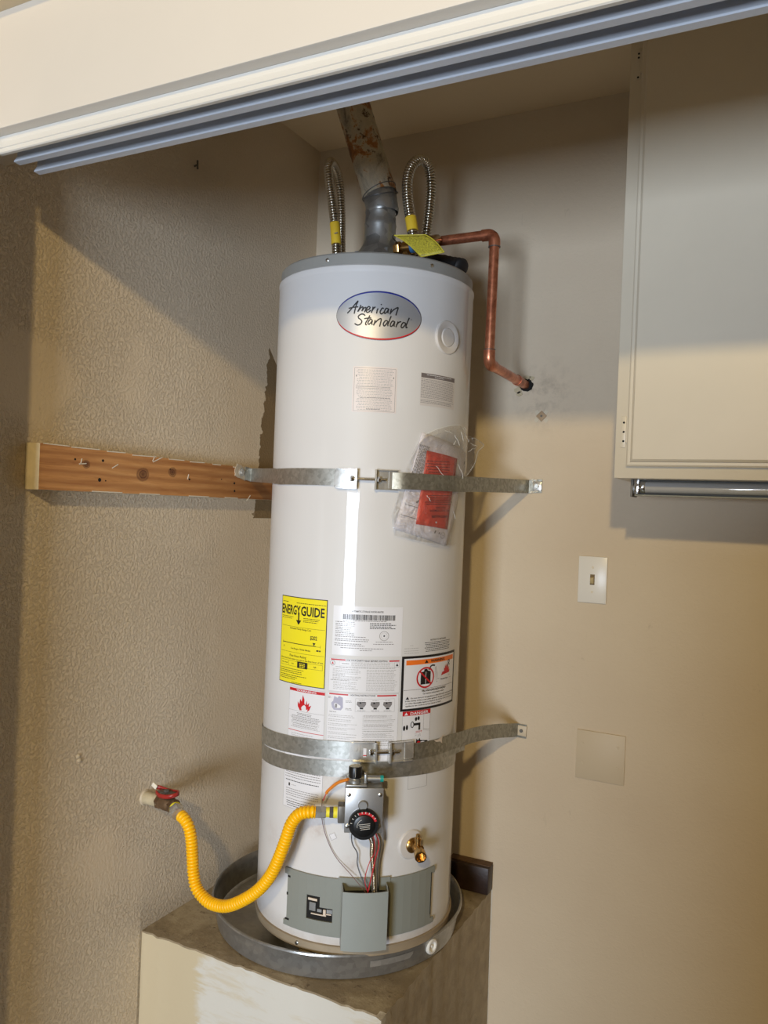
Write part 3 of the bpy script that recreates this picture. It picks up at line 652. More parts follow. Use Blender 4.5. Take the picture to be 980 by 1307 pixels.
# small notices
P=Print(46,1.1135); P.rect('bg',-.049,-.016,.049,.017,.00005); P.text('k','NOTICE TO INSTALLER',0,.0115,.0035,.052,'C',.01); P.lines('k',-.042,.0085,.045,6,.0036,.0013,rnd,.1,True)
P.out('installer_label','small notice of black fine print above the orange warning',('bg',M_tank),INK,wh)
P=Print(27,1.110); P.rect('bg',-.020,-.0100,.020,.0110,.00005); P.lines('l',-.004,.008,.004,1,.003,.001,rnd,0,True); P.lines('l',-.018,.002,.018,2,.0050,.0010,rnd,.1,True); P.lines('l',-.018,-.0075,.018,1,.0050,.0010,rnd,.1,True)
P.out('faint_label','tiny faint grey print left of the notice',('bg',M_tank),INK,wh)

# orange warning label
P=Print(42.9,1.0385,R+.0006); w_,h_=.0835,.0570
P.rect('k',-w_,-h_,w_,h_,.0001); P.rect('bg',-w_+.0055,-h_+.0050,w_-.0060,h_-.0050,.0004)
P.rect('o',-w_+.0100,h_-.0185,w_-.0100,h_-.0085,.0006)
D=.0010; K='k2'; INK['k2']=('lettering',M_ink); INK['r2']=('red_print',M_redi)
P.text(K,'WARNING',.012,h_-.0160,.0058,.046,'C',.025,D); P.fan(K,[(-.028,h_-.0165),(-.018,h_-.0165),(-.023,h_-.0100)],D)
cx_,cy_=-.024,.0110
P.fan(K,[(cx_-.013,cy_-.015),(cx_+.014,cy_-.015),(cx_+.014,cy_+.011),(cx_+.006,cy_+.013),(cx_+.003,cy_+.017),(cx_-.004,cy_+.017),(cx_-.005,cy_+.012),(cx_-.013,cy_+.011)],D-.0002)
P.stroke(K,[(cx_+.008,cy_+.014),(cx_+.014,cy_+.022),(cx_+.019,cy_+.0235),(cx_+.026,cy_+.022)],.003,D)
P.stroke('r2',[(cx_+a,cy_-.001+b_) for a,b_ in ell(.0225,.0205,0,360,40)[:-1]],.0034,D+.0001,True); P.stroke('r2',[(cx_-.016,cy_+.013),(cx_+.016,cy_-.015)],.0034,D+.0002)
P.stroke('g',[(.005,cy_+.020),(.010,cy_+.004),(.012,cy_-.008),(.060,cy_-.004)],.0007,D); P.stroke('g',[(.003,cy_+.018),(.006,cy_-.001),(.008,cy_-.0135),(.064,cy_-.010)],.0007,D)
fl=[(.024,-.002),(.056,.001),(.058,.008),(.054,.006),(.055,.014),(.051,.010),(.050,.020),(.047,.013),(.044,.022),(.042,.013),(.038,.020),(.038,.011),(.034,.013),(.035,.006),(.028,.005)]
P.fan('r2',[(a,b_+cy_) for a,b_ in fl],D)
P.stroke(K,[(.047,cy_+.014),(.051,cy_+.021),(.049,cy_+.026),(.054,cy_+.029),(.057,cy_+.025),(.053,cy_+.022),(.056,cy_+.017)],.0020,D+.0001)
P.text(K,'Flammable Vapors',.037,cy_-.0110,.0026,.028,'C',.02,D)
P.rect(K,-w_+.006,-.0135,w_-.006,-.0130,D)
P.text(K,'FIRE AND EXPLOSION HAZARD',.005,-.0195,.0040,.076,'C',.02,D); P.text(K,'Can result in serious injury or death',.003,-.0250,.0030,.066,'C',.01,D)
P.fan(K,[(-.072,-.0325),(-.064,-.0325),(-.068,-.0265)],D); P.text(K,'Do not store or use gasoline or other flammable vapors and liquids',.009,-.0320,.0027,.138,'C',.01,D)
P.text(K,'in the vicinity of this or any other appliance. Storage of or use of gasoline',.0,-.0372,.0027,.146,'C',.01,D); P.text(K,'or other flammable vapors or liquids in the vicinity of this or any other',.0,-.0424,.0027,.144,'C',.01,D); P.text(K,'appliance can result in serious injury or death.',-.022,-.0476,.0027,.100,'C',.01,D)
P.out('fire_warning_label','black bordered label with orange warning bar and crossed-out fuel can',('bg',M_paper),{**INK,'k':('border',M_ink)},wh)

# danger label
P=Print(32.2,.948); w_,h_=.0357,.0330
P.rect('bg',-w_,-.052,w_,h_,.0001); P.frame('g',-w_,-.052,w_,h_,.0004)
P.rect('r',-w_,h_-.0095,w_,h_,.0004); P.text('w','DANGER',.006,h_-.0080,.0058,.047,'C',.02); P.fan('w',[(-.032,h_-.0080),(-.023,h_-.0080),(-.0275,h_-.0018)],.0006)
P.rect('g',.0170,-.010,.0175,h_-.010,.0003); P.stroke('g',[(.0170,-.009),(w_-.001,-.013)],.0005); P.stroke('g',[(.0170,-.006),(w_-.001,-.010)],.0004); P.stroke('g',[(-w_+.001,-.032),(.000,-.018)],.0005); P.stroke('g',[(-w_+.001,-.028),(.000,-.014)],.0004)
P.rect('k',-.009,.0020,.0080,.0070,.0004); P.rect('k',.0040,-.0080,.0085,.0070,.0005); P.stroke('k',[(a-.012,b_+.0045) for a,b_ in ell(.0035,.0060,0,360,16)[:-1]],.0016,.0006,True)
for (a,b_) in ((-.031,-.0015),(-.0245,-.0005)): P.fan('k',[(a+p[0],b_+p[1]) for p in ell(.0026,.0055,0,360,14)[:-1]],.0004)
for (a,b_) in ((-.003,.0155),(.0035,.0165)): P.fan('k',[(a+p[0],b_+p[1]) for p in ell(.0030,.0042,0,360,14)[:-1]],.0004)
P.text('r','HOT',.0060,-.0135,.0038,.016,'C',.01); P.stroke('k',[(.0045,-.017),(.0035,-.022)],.0006); P.stroke('k',[(.0085,-.016),(.0095,-.021)],.0006)
P.fan('k',[(-.002,-.036),(.000,-.026),(.004,-.030),(.008,-.025),(.010,-.030),(.030,-.033),(.031,-.037),(.012,-.038),(.004,-.041)],.0005); P.fan('r',[(.001,-.034),(.004,-.031),(.010,-.033),(.010,-.036),(.003,-.037)],.0007)
P.out('danger_label','small label with red danger bar, tap and scalded hand drawing',('bg',M_paper),INK,wh)

# lower left label partly under the strap
P=Print(-31.8,.822); w_,h_=.0500,.058
P.rect('bg',-w_,-h_,w_,h_,.0001); P.frame('l',-w_,-h_,w_,h_,.0006)
P.lines('g',-w_+.004,.0225,w_-.004,4,.0050,.0013,rnd,.06,True); P.lines('k',-w_+.007,.0005,w_-.008,1,.003,.0016,rnd,0,True); P.fan('k',[(-.0345,-.0125),(-.0305,-.0125),(-.0305,-.0070),(-.0325,-.0055),(-.0345,-.0070)],.0004); P.lines('l',-.026,-.0085,-.014,1,.003,.001,rnd,0)
P.lines('g',-w_+.006,-.0175,w_-.006,4,.0046,.0012,rnd,.1,True); P.lines('g',-w_+.010,-.0380,w_-.015,1,.0046,.0012,rnd,0,True); P.lines('k',-w_+.008,-.0435,w_-.018,3,.0044,.0014,rnd,.2,True)
P.text('k','...',.028,.0298,.006,.016,'C',.03)
P.out('venting_label','white fine print label left of the gas control, under the strap',('bg',M_paper),INK,wh)
P=Print(34,.846); P.rect('bg',-.024,-.028,.026,.010,.0001); P.frame('g',-.024,-.028,.026,.010,.0005); P.out('covered_label','edge of a label hidden by the lower strap',('bg',M_tank),INK,wh)
P=Print(-18,.757); P.rect('bg',-.004,-.004,.004,.004,.0001); P.lines('g',-.0035,.003,.003,3,.0022,.0009,rnd,.3); P.out('tiny_sticker','tiny printed mark under the hose',('bg',M_tank),INK,wh)
P=Print(-12.0,.724,rot=.5); P.rect('bg',-.0062,-.0062,.0062,.0062,.0002); P.frame('g',-.0062,-.0062,.0062,.0062,.0005,.0004)
P.out('square_sticker','small square white sticker turned askew',('bg',M_paper),INK,wh)

# access panel with L-shaped window -------------------------------------------
b=MB(); ths=[-39.7,-37.6,-34,-30,-25,-21,-17.5,-14,-10.5,-7,-2,3,8,13,18,22,27,32,37,42,46.5,49.3]; zs=[.520,.531,.549,.577,.598,.627,.640]
r0,r1=R+.0015,R+.0050
def cell(i,j):
    t=(ths[i]+ths[i+1])/2; z=(zs[j]+zs[j+1])/2
    if (t<-37.6 or t>46.5) and .531<z<.627: return False
    if -25<t<-17.5 and .549<z<.598: return False
    if -17.5<t<-10.5 and .549<z<.577: return False
    return True
NI,NJ=len(ths)-1,len(zs)-1
on={(i,j) for i in range(NI) for j in range(NJ) if cell(i,j)}
for (i,j) in on:
    q=[cp(ths[i],zs[j],r1),cp(ths[i+1],zs[j],r1),cp(ths[i+1],zs[j+1],r1),cp(ths[i],zs[j+1],r1)]; b.add(q,[(0,1,2,3)])
    q0=[cp(ths[i],zs[j],r0),cp(ths[i+1],zs[j],r0),cp(ths[i+1],zs[j+1],r0),cp(ths[i],zs[j+1],r0)]
    for e,(di,dj) in enumerate(((0,-1),(1,0),(0,1),(-1,0))):
        if (i+di,j+dj) not in on: a_,c_=e,(e+1)%4; b.add([q[a_],q[c_],q0[c_],q0[a_]],[(0,3,2,1)])
ap=b.obj('access_panel',M_panel,wh,30); lab(ap,'curved grey access panel with an L-shaped window')
for (t,z,dt,dz) in ((-36.6,.6235,.9,.0020),(-37.4,.587,.5,.0030),(-37.0,.534,1.3,.0020),(46.3,.585,.25,.045)):
    b=MB(); cylbox(b,t-dt,t+dt,z-dz,z+dz,r1+.0001,r1+.0004)
    q=b.obj('slot',M_dark,None,0); q.parent=ap
b=MB(); cylbox(b,-26,-10,.547,.600,R+.0004,R+.0009); bw=b.obj('burner_shade_patch',M_dark,wh); lab(bw,'flat black patch painted as the shaded opening behind the window')  # flat black patch gives the shade of an opening, no depth modelled
b=MB(); cylbox(b,-24.4,-19.2,.5870,.5915,R+.001,R+.0030); cylbox(b,-22.5,-14,.5590,.5612,R+.001,R+.0030); cylbox(b,-15.6,-14.2,.561,.5725,R+.001,R+.0034); cylbox(b,-14,-11.2,.5625,.5645,R+.001,R+.003); q=b.obj('burner_bracket',M_ceram,None); q.parent=bw
b=MB(); cylbox(b,-23.6,-20,.566,.583,R+.001,R+.0028); cylbox(b,-19,-16.5,.566,.572,R+.001,R+.003); cylbox(b,-13.8,-10.8,.5655,.5735,R+.001,R+.0025); q=b.obj('pilot_assembly',M_cast,None); q.parent=bw

# wire shield: open-topped curved box
def VL(t,z,r,c=5.4):
    a=math.radians(A0+c); e=Vector((math.cos(a),math.sin(a),0)); n=Vector((-math.sin(a),math.cos(a),0)); return Vector((HX,HY,0))+e*r+n*t+Vector((0,0,z))
b=MB(); H0,H1=.5135,.631; prof=[]; hw=.0460
for k in range(9):
    t=-hw+2*hw*k/8; prof.append((t,.2585+.0065*(1-(t/hw)**2)))
prof=[(-hw,.2290),(-hw,.245)]+prof+[(hw,.245),(hw,.2290)]
inn=[(t*.965,r-.0016) for t,r in prof]
def zt(r): return H1 if r>.25 else H1+.004
vs=[VL(t,H0,r) for t,r in prof]+[VL(t,zt(r),r) for t,r in prof]+[VL(t,H0,r) for t,r in inn]+[VL(t,zt(r),r) for t,r in inn]; n=len(prof); fs=[]
for i in range(n-1): fs+= [(i,i+1,n+i+1,n+i),(2*n+i,3*n+i,3*n+i+1,2*n+i+1),(n+i,n+i+1,3*n+i+1,3*n+i)]
fs.append(tuple(range(n-1,-1,-1))); b.add(vs,fs)
lab(b.obj('wire_shield',M_shieldm,wh,30),'light grey curved shield box over the wires')
b=MB(); cylbox(b,-8,19,.6275,.6445,R+.0052,R+.0070); b.obj('panel_flap',M_panel,wh)
b=MB(); b.add([VL(-.043,.6205,.2300),VL(.043,.6205,.2300),VL(.043,.6205,.258),VL(-.043,.6205,.258)],[(0,1,2,3),(3,2,1,0)]); b.obj('shield_shade',M_dark,wh)  # dark sheet painted as the shade inside the shield box

# gas control valve -------------------------------------------------------
gv_c=2.7
V=lambda t,z,r: VL(t,z,r,gv_c)
az=math.radians(A0+gv_c); er=Vector((math.cos(az),math.sin(az),0)); et=Vector((-math.sin(az),math.cos(az),0)); ROT=Matrix((et,er,Vector((0,0,1)))).transposed()
def vbox(b,t0,t1,z0,z1,r0,r1,bev=0,mi=0): c=V((t0+t1)/2,(z0+z1)/2,(r0+r1)/2); b.box(c,(abs(t1-t0),abs(r1-r0),abs(z1-z0)),ROT,mi,bev)
b=MB(); vbox(b,-.0365,.0365,.769,.850,.245,.298,.003); vbox(b,-.0345,.0345,.7665,.857,.225,.262,.004); b.lathe([(.022,0),(.022,.03)],V(0,.80,.2225),er,24)
gv=b.obj('gas_valve',M_cast,wh,30); lab(gv,'cast grey gas control valve with dial on the tank front')
def sub(mb,name,mt,par,l=None,sm=35):
    q=mb.obj(name,mt,None,sm); q.parent=par
    if l: lab(q,l)
    return q
b=MB(); vbox(b,-.0372,.0372,.7660,.8535,.2975,.3010,.0012); sub(b,'face_plate',mat('brushed face plate',srgb(178,178,178),.36,.75,var=.04,vscale=15),gv)
for (t,z) in ((-.0305,.8405),(.0305,.8415),(-.0315,.7795),(.0305,.7800)):
    b=MB(); b.lathe([(.0040,0),(.0038,.0018),(.0020,.0026)],V(t,z,.301),er,12); sub(b,'screw',M_screw,gv)
b=MB(); b.lathe([(.0095,0),(.0095,.0035),(.0080,.0055)],V(-.0025,.8210,.301),er,24); sub(b,'cap_button',M_cast,gv)
dc=V(.0005,.7855,.301)
b=MB(); b.lathe([(.0300,0),(.0300,.004),(.0283,.0115),(.0275,.0125),(.021,.0125),(.0205,.016),(.0175,.0172)],dc,er,48); dial=sub(b,'temperature_dial',M_blk,gv,'black round temperature dial with red marks')
b=MB()
def dpt(a,r,h): return dc+er*h+(et*math.cos(math.radians(a))+Vector((0,0,1))*math.sin(math.radians(a)))*r
for i in range(12):
    a0=20+ i*8; a1=a0+8.2; b.add([dpt(a0,.0215,.0127),dpt(a0,.0262,.0127),dpt(a1,.0262,.0127),dpt(a1,.0215,.0127)],[(0,1,2,3),(3,2,1,0)])
sub(b,'red_scale',M_redi,gv,'red heat scale')
b=MB()
for a in (170,150,133,118,100,84,68,50,34): b.tube([dpt(a,.0236,.0130),dpt(a,.0270,.0130)],.0007,6)
for k in range(4):
    z_=.0045-.0032*k; b.tube([dc+er*.0174+et*(-.011+.0015*k)+Vector((0,0,z_-.0015)),dc+er*.0174+et*(.0115)+Vector((0,0,z_+.0012))],.00045,6)
b.tube([dpt(a,.0135,.0175) for a in range(110,200,10)],.0004,6)
sub(b,'dial_print',M_white,gv)
# top knob, posts, igniter
kc=V(-.0190,.857,.280)
b=MB(); b.lathe([(.0115,0),(.0115,.006),(.0095,.008),(.0085,.0125)],kc,n=20); vbox(b,-.036,.004,.8535,.858,.262,.296,.001); vbox(b,-.0005,.0045,.858,.876,.272,.288,.001); sub(b,'knob_collar',M_cast,gv)
b=MB(); b.lathe([(.0125,.0115),(.0128,.018),(.0128,.031),(.0118,.0335)],kc,n=12); vbox(b,-.0200,-.0180,.8715,.8915,.2915,.2945); sub(b,'gas_knob',M_blk,gv,'black gas knob on top of the control valve')
b=MB(); vbox(b,-.0192,-.0188,.8725,.8905,.2945,.2949); sub(b,'knob_mark',M_white,gv)
b=MB(); b.lathe([(.0058,0),(.0058,.0265)],V(.0045,.8655,.278),et,16); sub(b,'igniter_barrel',M_cast,gv); b=MB(); b.lathe([(.0066,0),(.0066,.0065)],V(.031,.8655,.278),et,16); sub(b,'igniter_button',M_teal,gv,'teal igniter button')
# gas inlet block
b=MB(); vbox(b,-.0500,-.0360,.7795,.8135,.262,.290,.002); sub(b,'inlet_block',M_castd,gv)

# burner supply tubes & wires
def wire(name,pts,rad,mt,l,n=8):
    b=MB(); b.tube(smoothpath(pts,8),rad,n); return lab(b.obj(name,mt,wh),l)
p,rr=corrugated([V(-.001,.770,.272),cp(7.3,.735,.258),cp(8.0,.703,.250),cp(9.2,.663,.246),cp(10.0,.622,.244)],.0040,.0057,.0034,12)
b=MB(); b.tube(p,rr,12); lab(b.obj('flexible_tube',M_steel,wh,60),'ribbed steel burner tube under the dial')
wire('gas_tube',[V(.016,.772,.268),cp(11.8,.73,.248),cp(11.4,.68,.240),cp(11.6,.622,.238)],.0034,M_screw,'thin silver burner tube')
wire('wire',[V(.018,.775,.285),cp(10.3,.730,.262),cp(9.2,.695,.258),cp(7.6,.656,.257),cp(6.6,.625,.250)],.0013,M_wr,'thick red wire')
wire('wire',[V(.017,.775,.283),cp(8.8,.715,.26),cp(6.8,.690,.255),cp(4.9,.656,.256),cp(6.4,.627,.25)],.0009,M_wr,'thin red wire')
wire('wire',[cp(-1.7,.770,.262),cp(-1.7,.723,.240),cp(1.1,.699,.236),cp(1.4,.675,.236),cp(4.0,.648,.242),cp(6.6,.625,.246)],.0011,M_wg,'dark grey wire')
wire('wire',[cp(-15.7,.808,.252),cp(-17.1,.8,.240),cp(-17.6,.761,.232),cp(-15.1,.722,.228),cp(-9.8,.685,.228),cp(-.7,.651,.236),cp(6.2,.622,.248)],.0007,M_wthin,'long thin wire hanging from the orange sleeve')
b=MB(); b.tube(smoothpath([V(-.032,.862,.275),cp(-8.9,.848,.262),cp(-13.2,.829,.255),cp(-14.2,.822,.253)],6),[.0012]+[.0032]*17+[.0012],10) if False else b.tube(smoothpath([V(-.032,.862,.275),cp(-8.9,.848,.262),cp(-13.2,.829,.255),cp(-14.2,.822,.253)],6),.0031,10)
lab(b.obj('wire_sleeve',M_sleeve,wh),'orange sleeve on the igniter wire')
wire('wire',[cp(-14.2,.822,.253),cp(-15.2,.812,.252),cp(-15.7,.806,.252)],.0011,M_wr,'red wire end below the orange sleeve')

# drain valve
dax=(cp(31,0,1)-cp(31,0,0)); dtan=Vector((-dax.y,dax.x,0))
b=MB(); b.lathe([(.0310,-.003),(.0310,.001),(.0285,.004),(.0160,.0055)],cp(31.5,.7015,R-.0006),dax,40); dv=lab(b.obj('drain_escutcheon',bpy.data.materials['off white cap'],wh,30),'round white plastic collar round the brass drain')
b=MB(); o0=cp(31.5,.7015,R); b.lathe([(.0155,.003),(.0160,.008),(.0130,.011),(.0085,.013),(.0085,.032),(.0095,.034)],o0,dax,28)
out=(Vector((.55,-.80,-.18))).normalized(); p0=o0+dax*.028
b.lathe([(.0088,-.004),(.0092,.012),(.0118,.0125),(.0125,.027),(.0118,.0285),(.0095,.0285),(.0092,.016)],p0,out,28,True,True)
b.lathe([(.0062,0),(.0062,.012),(.0072,.0125),(.0072,.018),(.0045,.0185),(.0045,.025),(.0025,.0265)],o0+dax*.024+Vector((0,0,.004)),(0,0,1),14)
q=sub(b,'drain_valve',M_brass,dv,'brass drain valve with open outlet'); 

# ------------------------------------------------------------------ vent pipe on the tank
vt=thing('vent_pipe','rusty foil taped metal flue pipe rising from the lid to the ceiling','flue pipe',(.4,-.352,1.926))
b=MB(); b.lathe([(.060,1.972),(.058,1.976),(.047,1.990),(.0405,2.000),(.0375,2.008),(.0365,2.018),(.036,2.045),(.0372,2.050),(.036,2.055),(.0345,2.075),(.0362,2.080),(.0345,2.086),(.0345,2.095)],(.4,-.352,0),n=40,cap0=False,cap1=False)
for k in range(4):
    a=PI/4+k*PI/2; b.bb(.4+.054*math.cos(a)-.004,.4+.054*math.cos(a)+.004,-.352+.054*math.sin(a)-.002,-.352+.054*math.sin(a)+.002,1.9255,1.985)
lab(b.obj('draft_hood',M_hood,vt,40),'grey galvanised flared draft hood')
b=MB(); pts=[(.4035,-.352,2.084),(.4015,-.352,2.098),(.397,-.352,2.114),(.3905,-.352,2.133)]; b.tube([(.404,-.352,2.078)]+pts,[.0365,.0385,.0372,.0385,.0372],36,False); b.obj('elbow',M_hood,vt,40)
b=MB(); rows=[]
p0=Vector((.397,-.352,2.118)); p1=Vector((.283,-.352,2.4295)); n=46; rr=[]; pts=[]
rv=random.Random(5)
for i in range(n+1): pts.append(p0.lerp(p1,i/n)); rr.append(.0397+ (.0009 if i%15==2 else 0)+rv.uniform(-.0003,.0003))
b.tube(pts,rr,48,False); b.obj('flue_section',M_vent,vt,50)
b=MB()
dirp=(p1-p0).normalized()
for k,(h,tilt) in enumerate(((.002,.25),(.007,.28),(.020,-.12))):
    c=p0+dirp*(h-.004*k); ax=(dirp+Vector((tilt,-.3,0))).normalized() if k<2 else (dirp+Vector((-.1,-.15,0))).normalized(); u=ax.orthogonal().normalized(); v=ax.cross(u)
    ring=[c+(u*math.cos(2*PI*i/40)+v*math.sin(2*PI*i/40))*.0415 for i in range(41)]; b.tube(ring,.0010,6,False)
lab(b.obj('tie_wire',M_wg,vt),'dark tie wire round the flue joint')

# ------------------------------------------------------------------ water hoses
wp1=thing('water_connector','short ribbed steel water hose rising left of the flue','water hose',(.272,-.33,1.926),'ribbed water hoses')
pA=[(.273,-.33,1.95),(.272,-.33,2.0),(.266,-.33,2.06),(.256,-.33,2.12),(.244,-.33,2.18),(.236,-.325,2.222),(.228,-.30,2.246),(.216,-.255,2.245),(.209,-.225,2.215),(.205,-.205,2.15),(.204,-.195,2.05),(.204,-.17,1.95),(.204,-.10,1.88),(.204,-.002,1.86)]
p,rr=corrugated(pA,.0082,.0114,.0066); b=MB(); b.tube(p,rr,14); b.obj('hose',M_steel,wp1,60)
b=MB(); b.lathe([(.0135,1.9255),(.0135,1.95),(.011,1.955)],(.273,-.33,0),n=6); b.obj('hose_nut',M_brass,wp1)
b=MB(); b.tube([p_ for p_ in resample(smoothpath(pA,14),.004) if 2.028<p_.z<2.082 and p_.y<-.32],.0122,16); lab(b.obj('sticker',M_ylab,wp1),'yellow wrap sticker with tiny print')
b=MB(); b.box((.2755,-.3435,2.052),(.010,.0008,.0025),Matrix.Rotation(math.radians(-14),3,'Z')); b.obj('sticker_print',M_grey,wp1)
wp2=thing('water_connector','looped ribbed steel water hose right of the flue','water hose',(.485,-.36,1.926),'ribbed water hoses')
pB=[(.488,-.355,1.95),(.486,-.352,2.0),(.481,-.35,2.038),(.469,-.35,2.09),(.464,-.35,2.135),(.466,-.345,2.17),(.474,-.330,2.196),(.482,-.305,2.207),(.485,-.28,2.195),(.483,-.262,2.16),(.477,-.253,2.11),(.470,-.250,2.05),(.466,-.245,1.99),(.464,-.24,1.95)]
p,rr=corrugated(pB,.0088,.0124,.0066); b=MB(); b.tube(p,rr,14); b.obj('hose',M_steel,wp2,60)
for q_ in ((.488,-.355,0),(.464,-.24,0)): b=MB(); b.lathe([(.0135,1.9255),(.0135,1.95),(.011,1.955)],q_,n=6); b.obj('hose_nut',M_brass,wp2)
b=MB(); b.tube([p_ for p_ in resample(smoothpath(pB,14),.004) if 2.028<p_.z<2.062 and p_.y<-.33],.0132,16); lab(b.obj('sticker',M_ylab,wp2),'yellow wrap sticker')

# relief valve, tag and copper discharge line
rv_=thing('relief_valve','brass relief valve on the lid behind the yellow tag','relief valve',(.492,-.395,1.926))
b=MB(); b.lathe([(.013,1.924),(.013,1.945),(.010,1.948),(.010,1.968)],(.492,-.395,0),n=6); b.hexnut((.464,-.396,1.977),(1,0,0),.0150,.014); b.lathe([(.0115,0),(.0125,.006),(.0140,.008),(.0140,.026)],(.477,-.395,1.977),(1,0,0),20); b.tube(smoothpath([(.500,-.394,1.977),(.516,-.380,1.985),(.522,-.345,2.003),(.519,-.300,2.022),(.512,-.278,2.0275)],5),.0110,14); b.obj('valve_body',M_brass,rv_)
b=MB(); b.lathe([(.0120,0),(.0128,.001),(.0128,.007),(.0120,.008)],(.5035,-.398,1.976),(1,0,0),16); lab(b.obj('blue_ring',M_bl,rv_),'blue plastic ring')
b=MB(); b.tube(smoothpath([(.468,-.398,1.991),(.463,-.408,1.998),(.468,-.416,2.001),(.474,-.421,1.998)],6),.0011,6); lab(b.obj('tag_tie',M_blk,rv_),'black tie')
tg=[Vector((.473,-.421,1.998)),Vector((.541,-.405,1.996)),Vector((.594,-.42,1.948)),Vector((.548,-.437,1.938))]
b=MB(); n=8; vs=[]
for i in range(n+1):
    for j in range(n+1):
        s_,t_=i/n,j/n; p_=(tg[0]*(1-s_)*(1-t_)+tg[1]*(1-s_)*t_+tg[2]*s_*t_+tg[3]*s_*(1-t_)); p_=p_+Vector((0,0,.005*math.sin(PI*s_))); vs.append(p_)
b.add(vs,[(i*(n+1)+j,(i+1)*(n+1)+j,(i+1)*(n+1)+j+1,i*(n+1)+j+1) for i in range(n) for j in range(n)])
tagm=NT('yellow tag with fine print'); tagm.b.inputs['Roughness'].default_value=.5
wv=tagm.noise(tagm.coord((420,40,900)),1,2,.7); tagm.base(tagm.ramp(wv,[(.5,srgb(214,202,70)),(.56,srgb(120,108,40))]))
tgo=b.obj('hang_tag',[tagm.m],rv_,60); lab(tgo,'creased yellow caution tag covered in fine print'); so=tgo.modifiers.new('thick','SOLIDIFY'); so.thickness=.0006
b=MB(); b.tube([p_+Vector((0,-.0004,.0004)) for p_ in ([vs[j] for j in range(n+1)]+[vs[i*(n+1)+n] for i in range(1,n+1)]+[vs[n*(n+1)+j] for j in range(n-1,-1,-1)]+[vs[i*(n+1)] for i in range(n-1,-1,-1)])],.0010,6); b.obj('tag_border',M_ytag,rv_)

cp_=thing('discharge_pipe','weathered copper discharge pipe with two elbows running into the back wall','copper pipe',(.65,-.27,1.9))
def arc(c,a,b_,r,n=8):
    """quarter bend from c+a*r to c+b*r where bend centre is c+a*r+b*r"""
    a,b_=Vector(a),Vector(b_); c=Vector(c); ctr=c+a*r+b_*r
    return [ctr-b_*r*math.cos(PI/2*i/n)-a*r*math.sin(PI/2*i/n) for i in range(n+1)]
PR=.0112
c1=(.650,-.27,2.0275); c2=(.648,-.27,1.7345)
def straight(a,b_,name='pipe'):
    q=MB(); q.tube([a,b_],PR,24); q.obj(name,M_cop,cp_)
straight((.508,-.27,2.0275),(.628,-.27,2.0275)); straight((.650,-.27,2.004),(.648,-.27,1.757)); straight((.648,-.248,1.7345),(.648,.004,1.7285))
b=MB(); q=arc(c1,(-1,0,0),(0,0,-1),.018); q=[q[0]+Vector((-.012,0,0))]+q+[q[-1]+Vector((0,0,-.012))]; b.tube(q,[.0133]+[.0133]*9+[.0133],24); b.obj('elbow',M_cop,cp_)
b=MB(); q=arc(c2,(0,0,1),(0,1,0),.018); q=[q[0]+Vector((0,0,.014))]+q+[q[-1]+Vector((0,.012,0))]; b.tube(q,.0133,24); b.obj('elbow',M_cop,cp_)
for q_ in ((.650,-.27,1.9975),(.648,-.27,1.7655)): b=MB(); b.lathe([(.0138,0),(.0138,.0018)],q_,(0,0,1),24); lab(b.obj('solder_ring',M_castd,cp_),'dark solder ring')
b=MB(); b.lathe([(.0133,0),(.0133,.018)],(.648,-.07,1.7302),(0,1,0),24); b.obj('coupling',M_cop,cp_)
# wall hole
b=MB(); N=28; vs=[]; rh=random.Random(2)
for k in range(N): a=2*PI*k/N; r_=.0168*(1+rh.uniform(-.08,.10)); vs.append((.6515+r_*math.cos(a),-.0015,1.7275+r_*math.sin(a)))
b.add(vs,[tuple(range(N))]); b.add([(x,-.0002,z) for x,y,z in vs],[]); 
hole=tag(b.obj('wall_hole',M_dark,None,0),'ragged dark hole in the back wall round the copper pipe','hole')
b=MB(); 
for (dx,dz,ax_,az_) in ((-.020,-.012,.010,.008),(-.016,-.022,.008,.006),(.002,.020,.010,.005),(.014,.018,.007,.006),(-.020,.014,.006,.007)):
    pts=[(.650+dx+ax_*math.cos(t)*rh.uniform(.7,1.2),-.0028,1.7275+dz+az_*math.sin(t)*rh.uniform(.7,1.2)) for t in [2*PI*i/9 for i in range(9)]]
    pb=[(x,-.0001,z) for x,y,z in pts]; b.add(pts+pb,[tuple(range(9))]+[(i,i+9,(i+1)%9+9,(i+1)%9) for i in range(9)])
q=b.obj('torn_edge',mat('torn drywall paper',srgb(192,178,148),.8),None); q.parent=hole; lab(q,'pale torn drywall flakes')

b=MB(); b.tube(smoothpath([(.500,-.285,1.975),(.53,-.29,1.968),(.558,-.298,1.958),(.580,-.305,1.951),(.592,-.31,1.946)],6),[.019,.020,.0195,.0205,.0195,.020,.0192,.0205,.020,.0195,.0205,.020,.0198,.0190,.0205,.0200,.0195,.0205,.020,.0195,.0205,.0205,.0195,.017,.012],20)
b.lathe([(.012,1.926),(.012,1.965)],(.515,-.288,0),n=12)
tag(b.obj('pipe_sleeve',M_blkr,None,50),'lumpy black rubber sleeve on the lid under the copper pipe','rubber sleeve')

